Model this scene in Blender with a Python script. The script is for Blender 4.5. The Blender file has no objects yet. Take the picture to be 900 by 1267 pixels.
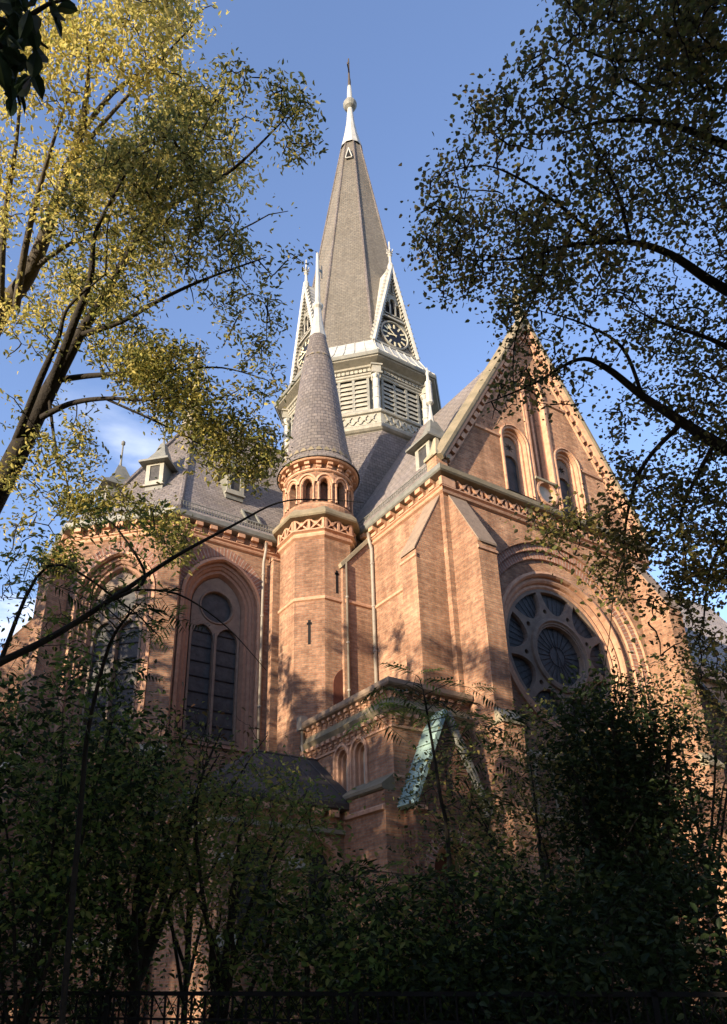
import bpy, math, random
import numpy as np
from mathutils import Vector, Matrix
from mathutils.geometry import tessellate_polygon
PI = math.pi
R = math.radians
sc = bpy.context.scene
col = sc.collection
# ------------------------------------------------------------------ camera
CAM = Vector((-15.63, -17.504, 1.6)); PITCH = 0.43684; YAW = 0.53308
FPX = 965.3; CX = 387.7; CY = 773.4            # lens measured on a 900 x 1267 picture
cd = bpy.data.cameras.new('camera'); cam = bpy.data.objects.new('camera', cd); col.objects.link(cam)
cam.location = CAM; cam.rotation_euler = (PI/2 + PITCH, 0, -YAW)
cd.sensor_fit = 'VERTICAL'; cd.sensor_height = 36.0; cd.sensor_width = 36.0*900/1267
cd.lens = FPX/1267*36.0
cd.shift_x = (450-CX)/1267; cd.shift_y = (CY-633.5)/1267
cd.clip_start = 0.1; cd.clip_end = 3000
sc.camera = cam
# ------------------------------------------------------------------ light and sky
SUN_EL = R(11.5); SUN_DIR = Vector((-math.cos(SUN_EL)*0.9708, -math.cos(SUN_EL)*0.24, math.sin(SUN_EL)))   # towards the sun
sd = bpy.data.lights.new('sun', 'SUN'); sd.energy = 4.9; sd.angle = R(0.5); sd.color = (1.0, 0.84, 0.62)
sun = bpy.data.objects.new('sun', sd); col.objects.link(sun)
sun.rotation_euler = SUN_DIR.to_track_quat('Z', 'Y').to_euler()
sun.location = (-60, -20, 40)
w = bpy.data.worlds.new('World'); sc.world = w; w.use_nodes = True
nt = w.node_tree; bg = nt.nodes['Background']
sky = nt.nodes.new('ShaderNodeTexSky'); sky.sky_type = 'NISHITA'; sky.sun_disc = False
sky.sun_elevation = SUN_EL; sky.sun_rotation = math.atan2(SUN_DIR.x, SUN_DIR.y)
sky.air_density = 1.0; sky.dust_density = 0.25; sky.ozone_density = 3.0
SKY_K = 0.15
# a few thin wisps of cloud low in the sky
tc = nt.nodes.new('ShaderNodeTexCoord'); mp = nt.nodes.new('ShaderNodeMapping'); mp.inputs['Scale'].default_value = (3, 3, 9)
mp.inputs['Location'].default_value = (0.3, 0.1, 0.42)
no = nt.nodes.new('ShaderNodeTexNoise'); no.inputs['Scale'].default_value = 1.1; no.inputs['Detail'].default_value = 7; no.inputs['Roughness'].default_value = 0.55
cr = nt.nodes.new('ShaderNodeValToRGB'); cr.color_ramp.elements[0].position = 0.53; cr.color_ramp.elements[1].position = 0.72
sx = nt.nodes.new('ShaderNodeSeparateXYZ'); mr = nt.nodes.new('ShaderNodeMapRange')
mr.inputs['From Min'].default_value = 0.66; mr.inputs['From Max'].default_value = 0.50
mu = nt.nodes.new('ShaderNodeMath'); mu.operation = 'MULTIPLY'
mx = nt.nodes.new('ShaderNodeMixRGB'); mx.inputs['Color2'].default_value = (6.5, 6.6, 7.0, 1)
L = nt.links.new
L(tc.outputs['Generated'], mp.inputs['Vector']); L(mp.outputs['Vector'], no.inputs['Vector']); L(no.outputs['Fac'], cr.inputs['Fac'])
L(tc.outputs['Generated'], sx.inputs['Vector']); L(sx.outputs['Z'], mr.inputs['Value'])
mr2 = nt.nodes.new('ShaderNodeMapRange'); mr2.inputs['From Min'].default_value = 0.50; mr2.inputs['From Max'].default_value = 0.30; L(sx.outputs['X'], mr2.inputs['Value'])
mu2 = nt.nodes.new('ShaderNodeMath'); mu2.operation = 'MULTIPLY'; L(cr.outputs['Color'], mu2.inputs[0]); L(mr2.outputs['Result'], mu2.inputs[1]); L(mu2.outputs['Value'], mu.inputs[0]); L(mr.outputs['Result'], mu.inputs[1])
ti = nt.nodes.new('ShaderNodeMixRGB'); ti.blend_type = 'MULTIPLY'; ti.inputs['Fac'].default_value = 1.0; ti.inputs['Color2'].default_value = (1.74, 1.40, 1.42, 1)
L(sky.outputs['Color'], ti.inputs['Color1'])
L(mu.outputs['Value'], mx.inputs['Fac']); L(ti.outputs['Color'], mx.inputs['Color1']); L(mx.outputs['Color'], bg.inputs['Color'])
bg.inputs['Strength'].default_value = SKY_K
sc.view_settings.view_transform = 'Standard'; sc.view_settings.look = 'None'
sc.view_settings.gamma = 1.0; sc.view_settings.exposure = 1.06
# ------------------------------------------------------------------ materials
def mat(name, base, rough=0.8, metal=0.0, noise=None, nscale=3.0, bump=0.0, bscale=20.0, spec=0.3, stain=None, trans=None):
    m = bpy.data.materials.new(name); m.use_nodes = True; n = m.node_tree; B = n.nodes['Principled BSDF']
    B.inputs['Roughness'].default_value = rough; B.inputs['Metallic'].default_value = metal
    B.inputs['Specular IOR Level'].default_value = spec
    g = n.nodes.new('ShaderNodeNewGeometry')
    src = None
    if noise:
        t = n.nodes.new('ShaderNodeTexNoise'); t.inputs['Scale'].default_value = nscale; t.inputs['Detail'].default_value = 6
        t.inputs['Roughness'].default_value = 0.65
        n.links.new(g.outputs['Position'], t.inputs['Vector'])
        r = n.nodes.new('ShaderNodeValToRGB'); r.color_ramp.elements[0].position = 0.35; r.color_ramp.elements[1].position = 0.68
        r.color_ramp.elements[0].color = (*base, 1); r.color_ramp.elements[1].color = (*noise, 1)
        n.links.new(t.outputs['Fac'], r.inputs['Fac']); src = r.outputs['Color']
    else:
        B.inputs['Base Color'].default_value = (*base, 1)
    if src is not None: n.links.new(src, B.inputs['Base Color'])
    if bump:
        t2 = n.nodes.new('ShaderNodeTexNoise'); t2.inputs['Scale'].default_value = bscale; t2.inputs['Detail'].default_value = 4
        n.links.new(g.outputs['Position'], t2.inputs['Vector'])
        b = n.nodes.new('ShaderNodeBump'); b.inputs['Strength'].default_value = bump; b.inputs['Distance'].default_value = 0.02
        n.links.new(t2.outputs['Fac'], b.inputs['Height']); n.links.new(b.outputs['Normal'], B.inputs['Normal'])
    return m
def coursed(name, c1, c2, mortar, bw, bh, msize, rough=0.85, bumpd=0.012, stain=(0.6, 0.6, 0.6), stainamt=0.5, offset=0.5, warm=None, spec=0.25, bias=0.0, streak=0.55):
    """bricks or slates laid in courses: UV is in metres"""
    m = bpy.data.materials.new(name); m.use_nodes = True; n = m.node_tree; B = n.nodes['Principled BSDF']
    B.inputs['Roughness'].default_value = rough; B.inputs['Specular IOR Level'].default_value = spec; B.inputs['Diffuse Roughness'].default_value = 1.0
    uv = n.nodes.new('ShaderNodeUVMap'); uv.uv_map = 'UVMap'
    br = n.nodes.new('ShaderNodeTexBrick'); br.offset = offset; br.inputs['Scale'].default_value = 1
    br.inputs['Color1'].default_value = (*c1, 1); br.inputs['Color2'].default_value = (*c2, 1); br.inputs['Mortar'].default_value = (*mortar, 1)
    br.inputs['Brick Width'].default_value = bw; br.inputs['Row Height'].default_value = bh
    br.inputs['Mortar Size'].default_value = msize; br.inputs['Mortar Smooth'].default_value = 0.2; br.inputs['Bias'].default_value = bias
    n.links.new(uv.outputs['UV'], br.inputs['Vector'])
    g = n.nodes.new('ShaderNodeNewGeometry')
    t = n.nodes.new('ShaderNodeTexNoise'); t.inputs['Scale'].default_value = 0.45; t.inputs['Detail'].default_value = 9; t.inputs['Roughness'].default_value = 0.68
    n.links.new(g.outputs['Position'], t.inputs['Vector'])
    r = n.nodes.new('ShaderNodeValToRGB'); r.color_ramp.elements[0].position = 0.36; r.color_ramp.elements[1].position = 0.62
    r.color_ramp.elements[0].color = (*stain, 1); r.color_ramp.elements[1].color = (1, 1, 1, 1)
    n.links.new(t.outputs['Fac'], r.inputs['Fac'])
    mu = n.nodes.new('ShaderNodeMixRGB'); mu.blend_type = 'MULTIPLY'; mu.inputs['Fac'].default_value = stainamt
    n.links.new(br.outputs['Color'], mu.inputs['Color1']); n.links.new(r.outputs['Color'], mu.inputs['Color2'])
    # single pieces darker or paler than their neighbours
    t3 = n.nodes.new('ShaderNodeTexNoise'); t3.inputs['Scale'].default_value = 7.0; t3.inputs['Detail'].default_value = 3
    n.links.new(g.outputs['Position'], t3.inputs['Vector'])
    r3 = n.nodes.new('ShaderNodeValToRGB'); r3.color_ramp.elements[0].position = 0.3; r3.color_ramp.elements[1].position = 0.7
    r3.color_ramp.elements[0].color = (0.74, 0.74, 0.76, 1); r3.color_ramp.elements[1].color = (1.12, 1.1, 1.08, 1)
    n.links.new(t3.outputs['Fac'], r3.inputs['Fac'])
    m3 = n.nodes.new('ShaderNodeMixRGB'); m3.blend_type = 'MULTIPLY'; m3.inputs['Fac'].default_value = 1
    n.links.new(mu.outputs['Color'], m3.inputs['Color1']); n.links.new(r3.outputs['Color'], m3.inputs['Color2'])
    mpn = n.nodes.new('ShaderNodeMapping'); mpn.inputs['Scale'].default_value = (0.55, 9.0, 1.0); n.links.new(uv.outputs['UV'], mpn.inputs['Vector'])
    t4 = n.nodes.new('ShaderNodeTexNoise'); t4.inputs['Scale'].default_value = 1.0; t4.inputs['Detail'].default_value = 3; n.links.new(mpn.outputs['Vector'], t4.inputs['Vector'])
    r4 = n.nodes.new('ShaderNodeValToRGB'); r4.color_ramp.elements[0].position = 0.34; r4.color_ramp.elements[1].position = 0.66
    r4.color_ramp.elements[0].color = (0.68, 0.66, 0.66, 1); r4.color_ramp.elements[1].color = (1.14, 1.13, 1.11, 1)
    n.links.new(t4.outputs['Fac'], r4.inputs['Fac'])
    mps = n.nodes.new('ShaderNodeMapping'); mps.inputs['Scale'].default_value = (2.2, 0.16, 1.0); n.links.new(uv.outputs['UV'], mps.inputs['Vector'])
    t5 = n.nodes.new('ShaderNodeTexNoise'); t5.inputs['Scale'].default_value = 1.0; t5.inputs['Detail'].default_value = 6; n.links.new(mps.outputs['Vector'], t5.inputs['Vector'])
    r5 = n.nodes.new('ShaderNodeValToRGB'); r5.color_ramp.elements[0].position = 0.36; r5.color_ramp.elements[1].position = 0.56
    r5.color_ramp.elements[0].color = (0.56, 0.52, 0.49, 1); r5.color_ramp.elements[1].color = (1, 1, 1, 1)
    n.links.new(t5.outputs['Fac'], r5.inputs['Fac'])
    m4_ = n.nodes.new('ShaderNodeMixRGB'); m4_.blend_type = 'MULTIPLY'; m4_.inputs['Fac'].default_value = streak
    m5_ = n.nodes.new('ShaderNodeMixRGB'); m5_.blend_type = 'MULTIPLY'; m5_.inputs['Fac'].default_value = streak
    n.links.new(m3.outputs['Color'], m4_.inputs['Color1']); n.links.new(r4.outputs['Color'], m4_.inputs['Color2'])
    n.links.new(m4_.outputs['Color'], m5_.inputs['Color1']); n.links.new(r5.outputs['Color'], m5_.inputs['Color2'])
    n.links.new(m5_.outputs['Color'], B.inputs['Base Color'])
    b = n.nodes.new('ShaderNodeBump'); b.inputs['Strength'].default_value = 0.9; b.inputs['Distance'].default_value = bumpd; b.invert = True
    n.links.new(br.outputs['Fac'], b.inputs['Height']); n.links.new(b.outputs['Normal'], B.inputs['Normal'])
    return m
def leafmat(name, a, b, c, transl=0.45):
    m = bpy.data.materials.new(name); m.use_nodes = True; n = m.node_tree; B = n.nodes['Principled BSDF']; out = n.nodes['Material Output']
    B.inputs['Roughness'].default_value = 0.55; B.inputs['Specular IOR Level'].default_value = 0.25
    g = n.nodes.new('ShaderNodeNewGeometry')
    r = n.nodes.new('ShaderNodeValToRGB'); e = r.color_ramp.elements
    e[0].position = 0.0; e[0].color = (*a, 1); e[1].position = 1.0; e[1].color = (*c, 1)
    k = e.new(0.55); k.color = (*b, 1)
    n.links.new(g.outputs['Random Per Island'], r.inputs['Fac'])
    n.links.new(r.outputs['Color'], B.inputs['Base Color'])
    t = n.nodes.new('ShaderNodeBsdfTranslucent'); n.links.new(r.outputs['Color'], t.inputs['Color'])
    mx = n.nodes.new('ShaderNodeMixShader'); mx.inputs['Fac'].default_value = transl
    n.links.new(B.outputs['BSDF'], mx.inputs[1]); n.links.new(t.outputs['BSDF'], mx.inputs[2]); n.links.new(mx.outputs['Shader'], out.inputs['Surface'])
    return m
M = dict(
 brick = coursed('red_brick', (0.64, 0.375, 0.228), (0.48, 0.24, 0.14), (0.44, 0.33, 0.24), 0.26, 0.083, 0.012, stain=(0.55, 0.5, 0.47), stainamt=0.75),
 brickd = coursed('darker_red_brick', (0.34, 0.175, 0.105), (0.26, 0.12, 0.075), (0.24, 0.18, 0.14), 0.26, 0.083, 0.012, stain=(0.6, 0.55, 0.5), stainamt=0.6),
 vouss = coursed('brick_voussoirs', (0.50, 0.27, 0.19), (0.38, 0.18, 0.12), (0.55, 0.44, 0.36), 0.16, 0.62, 0.02, stainamt=0.4),
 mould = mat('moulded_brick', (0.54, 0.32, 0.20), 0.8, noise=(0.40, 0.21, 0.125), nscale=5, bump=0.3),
 stone = mat('sandstone', (0.38, 0.315, 0.21), 0.85, noise=(0.22, 0.195, 0.13), nscale=1.4, bump=0.4, bscale=14),
 moss = mat('mossy_sandstone', (0.25, 0.20, 0.13), 0.9, noise=(0.16, 0.135, 0.085), nscale=1.8, bump=0.5, bscale=16),
 mouldd = mat('shaded_moulded_brick', (0.32, 0.185, 0.12), 0.85, noise=(0.24, 0.13, 0.085), nscale=5, bump=0.3),  # darker copy of the moulded brick, with shade put into its colour
 trac = mat('tracery_stone', (0.23, 0.17, 0.125), 0.85, noise=(0.155, 0.115, 0.09), nscale=4, bump=0.3),
 slate = coursed('purple_slate', (0.27, 0.238, 0.225), (0.20, 0.175, 0.17), (0.12, 0.105, 0.10), 0.32, 0.19, 0.016, streak=0.2, rough=0.6, bumpd=0.02, stain=(0.75, 0.72, 0.6), stainamt=0.7, spec=0.4),
 slateg = coursed('grey_spire_slate', (0.275, 0.252, 0.212), (0.225, 0.205, 0.174), (0.165, 0.15, 0.13), 0.26, 0.15, 0.012, streak=0.2, rough=0.65, bumpd=0.02, stain=(0.75, 0.75, 0.72), stainamt=0.6),
 lead = mat('weathered_zinc', (0.20, 0.195, 0.165), 0.55, noise=(0.12, 0.12, 0.10), nscale=2.5, bump=0.15, bscale=8, spec=0.5),
 white = mat('white_painted_zinc', (0.47, 0.46, 0.42), 0.5, noise=(0.33, 0.325, 0.29), nscale=2, spec=0.5),
 cream = mat('cream_painted_timber', (0.36, 0.335, 0.275), 0.6, noise=(0.24, 0.23, 0.19), nscale=3, bump=0.15),
 greyt = mat('grey_painted_zinc', (0.25, 0.245, 0.21), 0.55, noise=(0.17, 0.17, 0.15), nscale=3),
 pipe = mat('zinc_downpipe', (0.33, 0.28, 0.22), 0.6, noise=(0.23, 0.20, 0.165), nscale=3, spec=0.5),
 weather = mat('brown_weathering_stone', (0.30, 0.215, 0.15), 0.9, noise=(0.21, 0.15, 0.105), nscale=2.5, bump=0.4, bscale=16),
 tin = mat('dull_brown_sheet_metal', (0.085, 0.07, 0.058), 0.75, noise=(0.05, 0.042, 0.036), nscale=2.0, spec=0.25),
 copper = mat('green_copper', (0.29, 0.40, 0.355), 0.7, noise=(0.22, 0.31, 0.275), nscale=1.6, bump=0.2),
 glass = mat('leaded_glass', (0.038, 0.036, 0.036), 0.5, noise=(0.072, 0.068, 0.066), nscale=3.5, bump=0.8, bscale=7, spec=0.18),
 bar = mat('black_lead_bar', (0.015, 0.015, 0.018), 0.6),
 dark = mat('dark_void', (0.012, 0.01, 0.01), 0.9),
 wood = mat('old_red_door', (0.13, 0.045, 0.025), 0.7, noise=(0.09, 0.03, 0.02), nscale=6),
 black = mat('black_clock_enamel', (0.012, 0.012, 0.014), 0.4),
 gold = mat('gilded_metal', (0.78, 0.68, 0.42), 0.4, metal=0.2, spec=0.6),
 iron = mat('black_iron', (0.010, 0.010, 0.011), 0.8, spec=0.15),
 plaster = mat('pale_render', (0.50, 0.45, 0.36), 0.85, noise=(0.38, 0.35, 0.28), nscale=3),
 soil = mat('leaf_littered_soil', (0.055, 0.045, 0.028), 0.95, noise=(0.085, 0.06, 0.03), nscale=1.2, bump=0.8, bscale=9),
 bark = mat('dark_bark', (0.036, 0.029, 0.022), 0.9, noise=(0.02, 0.016, 0.013), nscale=9, bump=0.7, bscale=30),
 barkg = mat('grey_bark', (0.10, 0.085, 0.065), 0.9, noise=(0.055, 0.045, 0.035), nscale=9, bump=0.7, bscale=30),
)
ML = dict(
 yellow = leafmat('yellow_autumn_leaf', (0.76, 0.62, 0.20), (0.64, 0.54, 0.15), (0.38, 0.38, 0.09), 0.5),
 olive = leafmat('olive_leaf', (0.13, 0.145, 0.045), (0.21, 0.22, 0.06), (0.46, 0.38, 0.10), 0.5),
 linden = leafmat('dull_green_leaf', (0.10, 0.10, 0.045), (0.155, 0.14, 0.055), (0.34, 0.24, 0.08), 0.5),
 green = leafmat('fresh_green_leaf', (0.10, 0.17, 0.04), (0.16, 0.23, 0.055), (0.28, 0.29, 0.08), 0.5),
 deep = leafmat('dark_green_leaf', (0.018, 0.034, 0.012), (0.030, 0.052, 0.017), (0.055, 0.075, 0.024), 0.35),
 rust = leafmat('rusty_leaf', (0.07, 0.045, 0.022), (0.12, 0.06, 0.025), (0.09, 0.10, 0.03), 0.35),
)
# ------------------------------------------------------------------ mesh helpers
class Fr:
    """a wall's own axes: s along the wall (left to right seen from outside), d outwards, z up"""
    def __init__(s, o, sv, dv): s.o = Vector(o); s.s = Vector(sv).normalized(); s.d = Vector(dv).normalized()
    def w(s, a, d, z): return s.o + s.s*a + s.d*d + Vector((0, 0, z))
    def mat(s, a, d, z): 
        p = s.w(a, d, z); m = Matrix((( s.s.x, s.d.x, 0, p.x), (s.s.y, s.d.y, 0, p.y), (0, 0, 1, p.z), (0, 0, 0, 1)))
        return m
WORLD = Fr((0, 0, 0), (1, 0, 0), (0, 1, 0))
SPLIT = dict(frieze_blocks='frieze_block', lead_bars='lead_bar', mullions='mullion', standing_seams='standing_seam', bead_row='bead', string_course='string_course', offset_stone='offset_stone',
    drum_cornice='drum_cornice', roof_rolls='roof_roll', carved_leaves='carved_leaf', ridge_roll='ridge_roll', pipe_collar='pipe_collar', shaft='shaft', annex_buttress='annex_buttress', parapet='parapet',
    snow_guard='snow_guard', rake_moulding='rake_moulding', lucarne='lucarne_rib', pale_slate_band='pale_slate', arch_moulding='arch_moulding', plinth='plinth', plinth_cap='plinth_cap', frame='frame')
class MB:
    def __init__(s): s.v = []; s.f = []; s.uv = []
    def poly(s, pts, uv=None):
        i = len(s.v); s.v.extend([tuple(p) for p in pts]); s.f.append(tuple(range(i, i+len(pts)))); s.uv.append(uv)
    def box(s, fr, a0, a1, d0, d1, z0, z1):
        P = [fr.w(a, d, z) for z in (z0, z1) for d in (d0, d1) for a in (a0, a1)]
        for q in ((0, 1, 3, 2), (4, 6, 7, 5), (0, 4, 5, 1), (2, 3, 7, 6), (0, 2, 6, 4), (1, 5, 7, 3)): s.poly([P[k] for k in q])
    def prism(s, fr, pts, d0, d1, back=False):
        """outline (s,z) carried from depth d0 to d1 (front at d1)"""
        n = len(pts)
        tris = tessellate_polygon([[Vector((a, z, 0)) for a, z in pts]])
        for t in tris:
            s.poly([fr.w(pts[k][0], d1, pts[k][1]) for k in t])
            if back: s.poly([fr.w(pts[k][0], d0, pts[k][1]) for k in t])
        for k in range(n):
            a, b = pts[k], pts[(k+1) % n]
            s.poly([fr.w(a[0], d0, a[1]), fr.w(b[0], d0, b[1]), fr.w(b[0], d1, b[1]), fr.w(a[0], d1, a[1])])
    def prof(s, fr, pts, a0, a1, caps=True, m0=0.0, m1=0.0):
        """profile (d,z) swept along the wall; m0/m1 mitre the ends by m*d"""
        n = len(pts)
        for k in range(n-1):
            (d, z), (e, y) = pts[k], pts[k+1]
            s.poly([fr.w(a0-m0*d, d, z), fr.w(a1+m1*d, d, z), fr.w(a1+m1*e, e, y), fr.w(a0-m0*e, e, y)])
        if caps:
            s.poly([fr.w(a0-m0*d, d, z) for d, z in pts]); s.poly([fr.w(a1+m1*d, d, z) for d, z in pts])
    def holed(s, fr, outer, holes, d):
        loops = [outer]+holes; flat = [p for l in loops for p in l]
        for t in tessellate_polygon([[Vector((a, z, 0)) for a, z in l] for l in loops]):
            s.poly([fr.w(flat[k][0], d, flat[k][1]) for k in t])
    def ring(s, fr, outs, closed=True, radial=False):
        """quads between successive outlines [(pts, d), ...]"""
        for (A, da), (B, db) in zip(outs, outs[1:]):
            n = len(A); acc = 0.0
            for k in range(n if closed else n-1):
                j = (k+1) % n
                if radial:
                    l = math.hypot(A[j][0]-A[k][0], A[j][1]-A[k][1]); u = [(acc, 0.04), (acc+l, 0.04), (acc+l, 0.58), (acc, 0.58)]; acc += l
                else: u = None
                s.poly([fr.w(A[k][0], da, A[k][1]), fr.w(A[j][0], da, A[j][1]), fr.w(B[j][0], db, B[j][1]), fr.w(B[k][0], db, B[k][1])], u)
    def lathe(s, cx, cy, prof, n=24, a0=0.0, rref=1.0, full=True, span=2*PI):
        vv = 0.0
        for (r, z), (q, y) in zip(prof, prof[1:]):
            l = math.hypot(r-q, z-y)
            for k in range(n):
                a = a0+span*k/n; b = a0+span*(k+1)/n
                P = [(cx+r*math.cos(a), cy+r*math.sin(a), z), (cx+r*math.cos(b), cy+r*math.sin(b), z), (cx+q*math.cos(b), cy+q*math.sin(b), y), (cx+q*math.cos(a), cy+q*math.sin(a), y)]
                U = [(a*rref, vv), (b*rref, vv), (b*rref, vv+l), (a*rref, vv+l)]
                if q < 1e-4: P = P[:3]; U = U[:3]
                elif r < 1e-4: P = [P[0], P[2], P[3]]; U = [U[0], U[2], U[3]]
                s.poly(P, U)
            vv += l
    def tube(s, pts, rad, n=6, cap=True):
        pts = [Vector(p) for p in pts]; rad = rad if isinstance(rad, (list, tuple)) else [rad]*len(pts)
        up = Vector((0.13, 0.21, 0.97)); rings = []
        for k, p in enumerate(pts):
            t = (pts[min(k+1, len(pts)-1)]-pts[max(k-1, 0)]).normalized()
            x = t.cross(up); x = x.normalized() if x.length > 1e-3 else Vector((1, 0, 0)); y = t.cross(x)
            rings.append([p+(x*math.cos(2*PI*q/n)+y*math.sin(2*PI*q/n))*rad[k] for q in range(n)])
        i = len(s.v)
        for r_ in rings: s.v.extend([tuple(q) for q in r_])
        for k in range(len(pts)-1):
            for q in range(n):
                s.f.append((i+k*n+q, i+k*n+(q+1) % n, i+(k+1)*n+(q+1) % n, i+(k+1)*n+q)); s.uv.append(None)
        if cap:
            s.f.append(tuple(i+q for q in range(n))); s.uv.append(None)
            s.f.append(tuple(i+(len(pts)-1)*n+q for q in range(n))); s.uv.append(None)
    def build_pieces(s, name, m, parent, smooth=False):
        """link every separate piece as an object of its own"""
        par = {}
        def find(a):
            while par.setdefault(a, a) != a: par[a] = par[par[a]]; a = par[a]
            return a
        key = [tuple(round(c, 3) for c in v) for v in s.v]
        for f in s.f:
            a = find(key[f[0]])
            for i in f[1:]: par[find(key[i])] = a
        grp = {}
        for f, u in zip(s.f, s.uv): grp.setdefault(find(key[f[0]]), []).append((f, u))
        o = None
        for fs in grp.values():
            q = MB()
            for f, u in fs: q.poly([s.v[i] for i in f], u)
            o = bpy.data.objects.new(name, q.mesh(name, m, smooth)); col.objects.link(o)
            if parent is not None: o.parent = parent
        return o
    def mesh(s, name, m, smooth=False):
        me = bpy.data.meshes.new(name); me.from_pydata(s.v, [], s.f); me.materials.append(m)
        uvl = me.uv_layers.new(name='UVMap'); data = np.zeros(len(me.loops)*2, np.float32); k = 0
        V = s.v
        for f, u in zip(s.f, s.uv):
            if u is None:
                a, b, c = Vector(V[f[0]]), Vector(V[f[1]]), Vector(V[f[2]])
                n = (b-a).cross(c-a)
                if len(f) > 3: n = n+(c-a).cross(Vector(V[f[3]])-a)
                n = n.normalized() if n.length > 1e-12 else Vector((0, 0, 1))
                if n.z < 0: n = -n
                t = Vector((-n.y, n.x, 0))
                t = t.normalized() if t.length > 0.02 else Vector((1, 0, 0))
                bt = n.cross(t)
                if bt.z < 0: bt = -bt; 
                if abs(t.x) > abs(t.y):
                    if t.x < 0: t = -t
                elif t.y < 0: t = -t
                for i in f:
                    p = Vector(V[i]); data[k] = p.dot(t); data[k+1] = p.dot(bt); k += 2
            else:
                for q in u: data[k] = q[0]; data[k+1] = q[1]; k += 2
        uvl.data.foreach_set('uv', data)
        if smooth: me.polygons.foreach_set('use_smooth', [True]*len(me.polygons))
        me.update()
        return me
    def build(s, name, m, parent=None, smooth=False, kind=None, label=None):
        if name in SPLIT and label is None and kind is None: return s.build_pieces(SPLIT[name], m, parent, smooth)
        o = bpy.data.objects.new(name, s.mesh(name, m, smooth)); col.objects.link(o)
        if parent is not None: o.parent = parent
        if kind: o['kind'] = kind
        if label: o['label'] = label
        return o
def inst(name, me, M4, parent):
    o = bpy.data.objects.new(name, me); col.objects.link(o); o.parent = parent
    if parent is not None and parent.matrix_local != Matrix(): o.matrix_local = parent.matrix_local.inverted() @ M4
    else: o.matrix_local = M4
    return o
def empty(name, loc, label, cat, group=None):
    o = bpy.data.objects.new(name, None); col.objects.link(o); o.location = loc; o['label'] = label; o['category'] = cat
    if group: o['group'] = group
    return o
def tag(o, label, cat, group=None, kind=None):
    if kind: o['kind'] = kind
    if label: o['label'] = label
    if cat: o['category'] = cat
    if group: o['group'] = group
    return o
def arch(cs, z0, zs, w, Rr=None, o=0.0, n=8, so=None):
    Rr = w if Rr is None else Rr; c = Rr-w; r = Rr-o; pts = [(cs-(w-o), z0+(o if so is None else so))]
    amax = math.acos(max(-1, min(1, c/r))) if c > 0 else PI/2
    for k in range(n+1):
        a = amax*k/n; pts.append((cs+c-r*math.cos(a), zs+r*math.sin(a)))
    for k in range(n-1, -1, -1):
        a = amax*k/n; pts.append((cs-c+r*math.cos(a), zs+r*math.sin(a)))
    pts.append((cs+(w-o), z0+(o if so is None else so)))
    return pts
def circ(cs, cz, r, n=32): return [(cs+r*math.cos(2*PI*k/n), cz+r*math.sin(2*PI*k/n)) for k in range(n)]

# ------------------------------------------------------------------ the setting
RIDGE = 28.3; EAVE = 18.75
church = empty('church', (0, 0, 0), 'red brick neo-Gothic church with slate roofs, round stair turret and tall octagonal spire', 'church')
S2 = math.sqrt(.5)
fF = Fr((0.35, 0.35, 0), (1, 0, 0), (0, -1, 0))            # transept front
fS = Fr((0.35, 7.9, 0), (0, -1, 0), (-1, 0, 0))            # transept left side
fT = Fr((11.35, 0.35, 0), (0, 1, 0), (1, 0, 0))            # transept right side
fC = Fr((-7.0, 7.9, 0), (1, 0, 0), (0, -1, 0))             # choir side
DL = 4.556
fD = Fr((-7.0-DL*S2, 7.9+DL*S2, 0), (S2, -S2, 0), (-S2, -S2, 0))   # apse slanting facet
fE = Fr((-7.0-DL*S2, 7.9+DL*S2+DL, 0), (0, -1, 0), (-1, 0, 0))     # apse end facet
GW = 11.0
# ---- cornice pieces
mb = MB()
mb.box(WORLD, -.15, .15, 0, .13, -.34, 0); mb.box(WORLD, -.15, .15, 0, .28, -.17, 0.02); mb.box(WORLD, -.10, .10, 0, .07, -.47, -.34)
CORBEL = mb.mesh('corbel', M['mould'])
mb = MB()
for sgn in (1, -1):
    for (a, b) in ((-.24, .24),):
        P = [(a*sgn-.045, -.22), (a*sgn+.045, -.22), (b*sgn+.045, .22), (b*sgn-.045, .22)]
        mb.prism(WORLD, P, -.12+.004*sgn, .0+.004*sgn)
mb.prism(WORLD, [(-.09, 0), (0, -.09), (.09, 0), (0, .09)], -.06, .03)
CROSS = mb.mesh('frieze_cross', M['mould'])
def cornice_corbel(fr, a0, a1, parent, m0, m1, pitch=.62, z=18.6, lipm='lead', corbels=True, low=17.9):
    c = MB(); c.prof(fr, [(0, z-.06), (.30, z-.02), (.35, z+.04), (.37, z+.22), (.30, z+.25), (0, z+.22)], a0, a1, True, m0, m1)
    e = c.build('cornice', M[lipm], parent)
    s_ = MB(); s_.prof(fr, [(0, low-.02), (.09, low+.03), (.12, low+.09), (.05, low+.13), (.05, low+.2), (.12, low+.24), (.10, low+.30), (0, low+.34)], a0, a1, True, m0, m1)
    s_.build('string_course', M['mould'], e)
    if corbels:
        n = int((a1-a0)/pitch); off = ((a1-a0)-n*pitch)/2
        for k in range(n): inst('corbel', CORBEL, fr.mat(a0+off+pitch*(k+.5), 0, z-.03), e)
    return e
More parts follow.
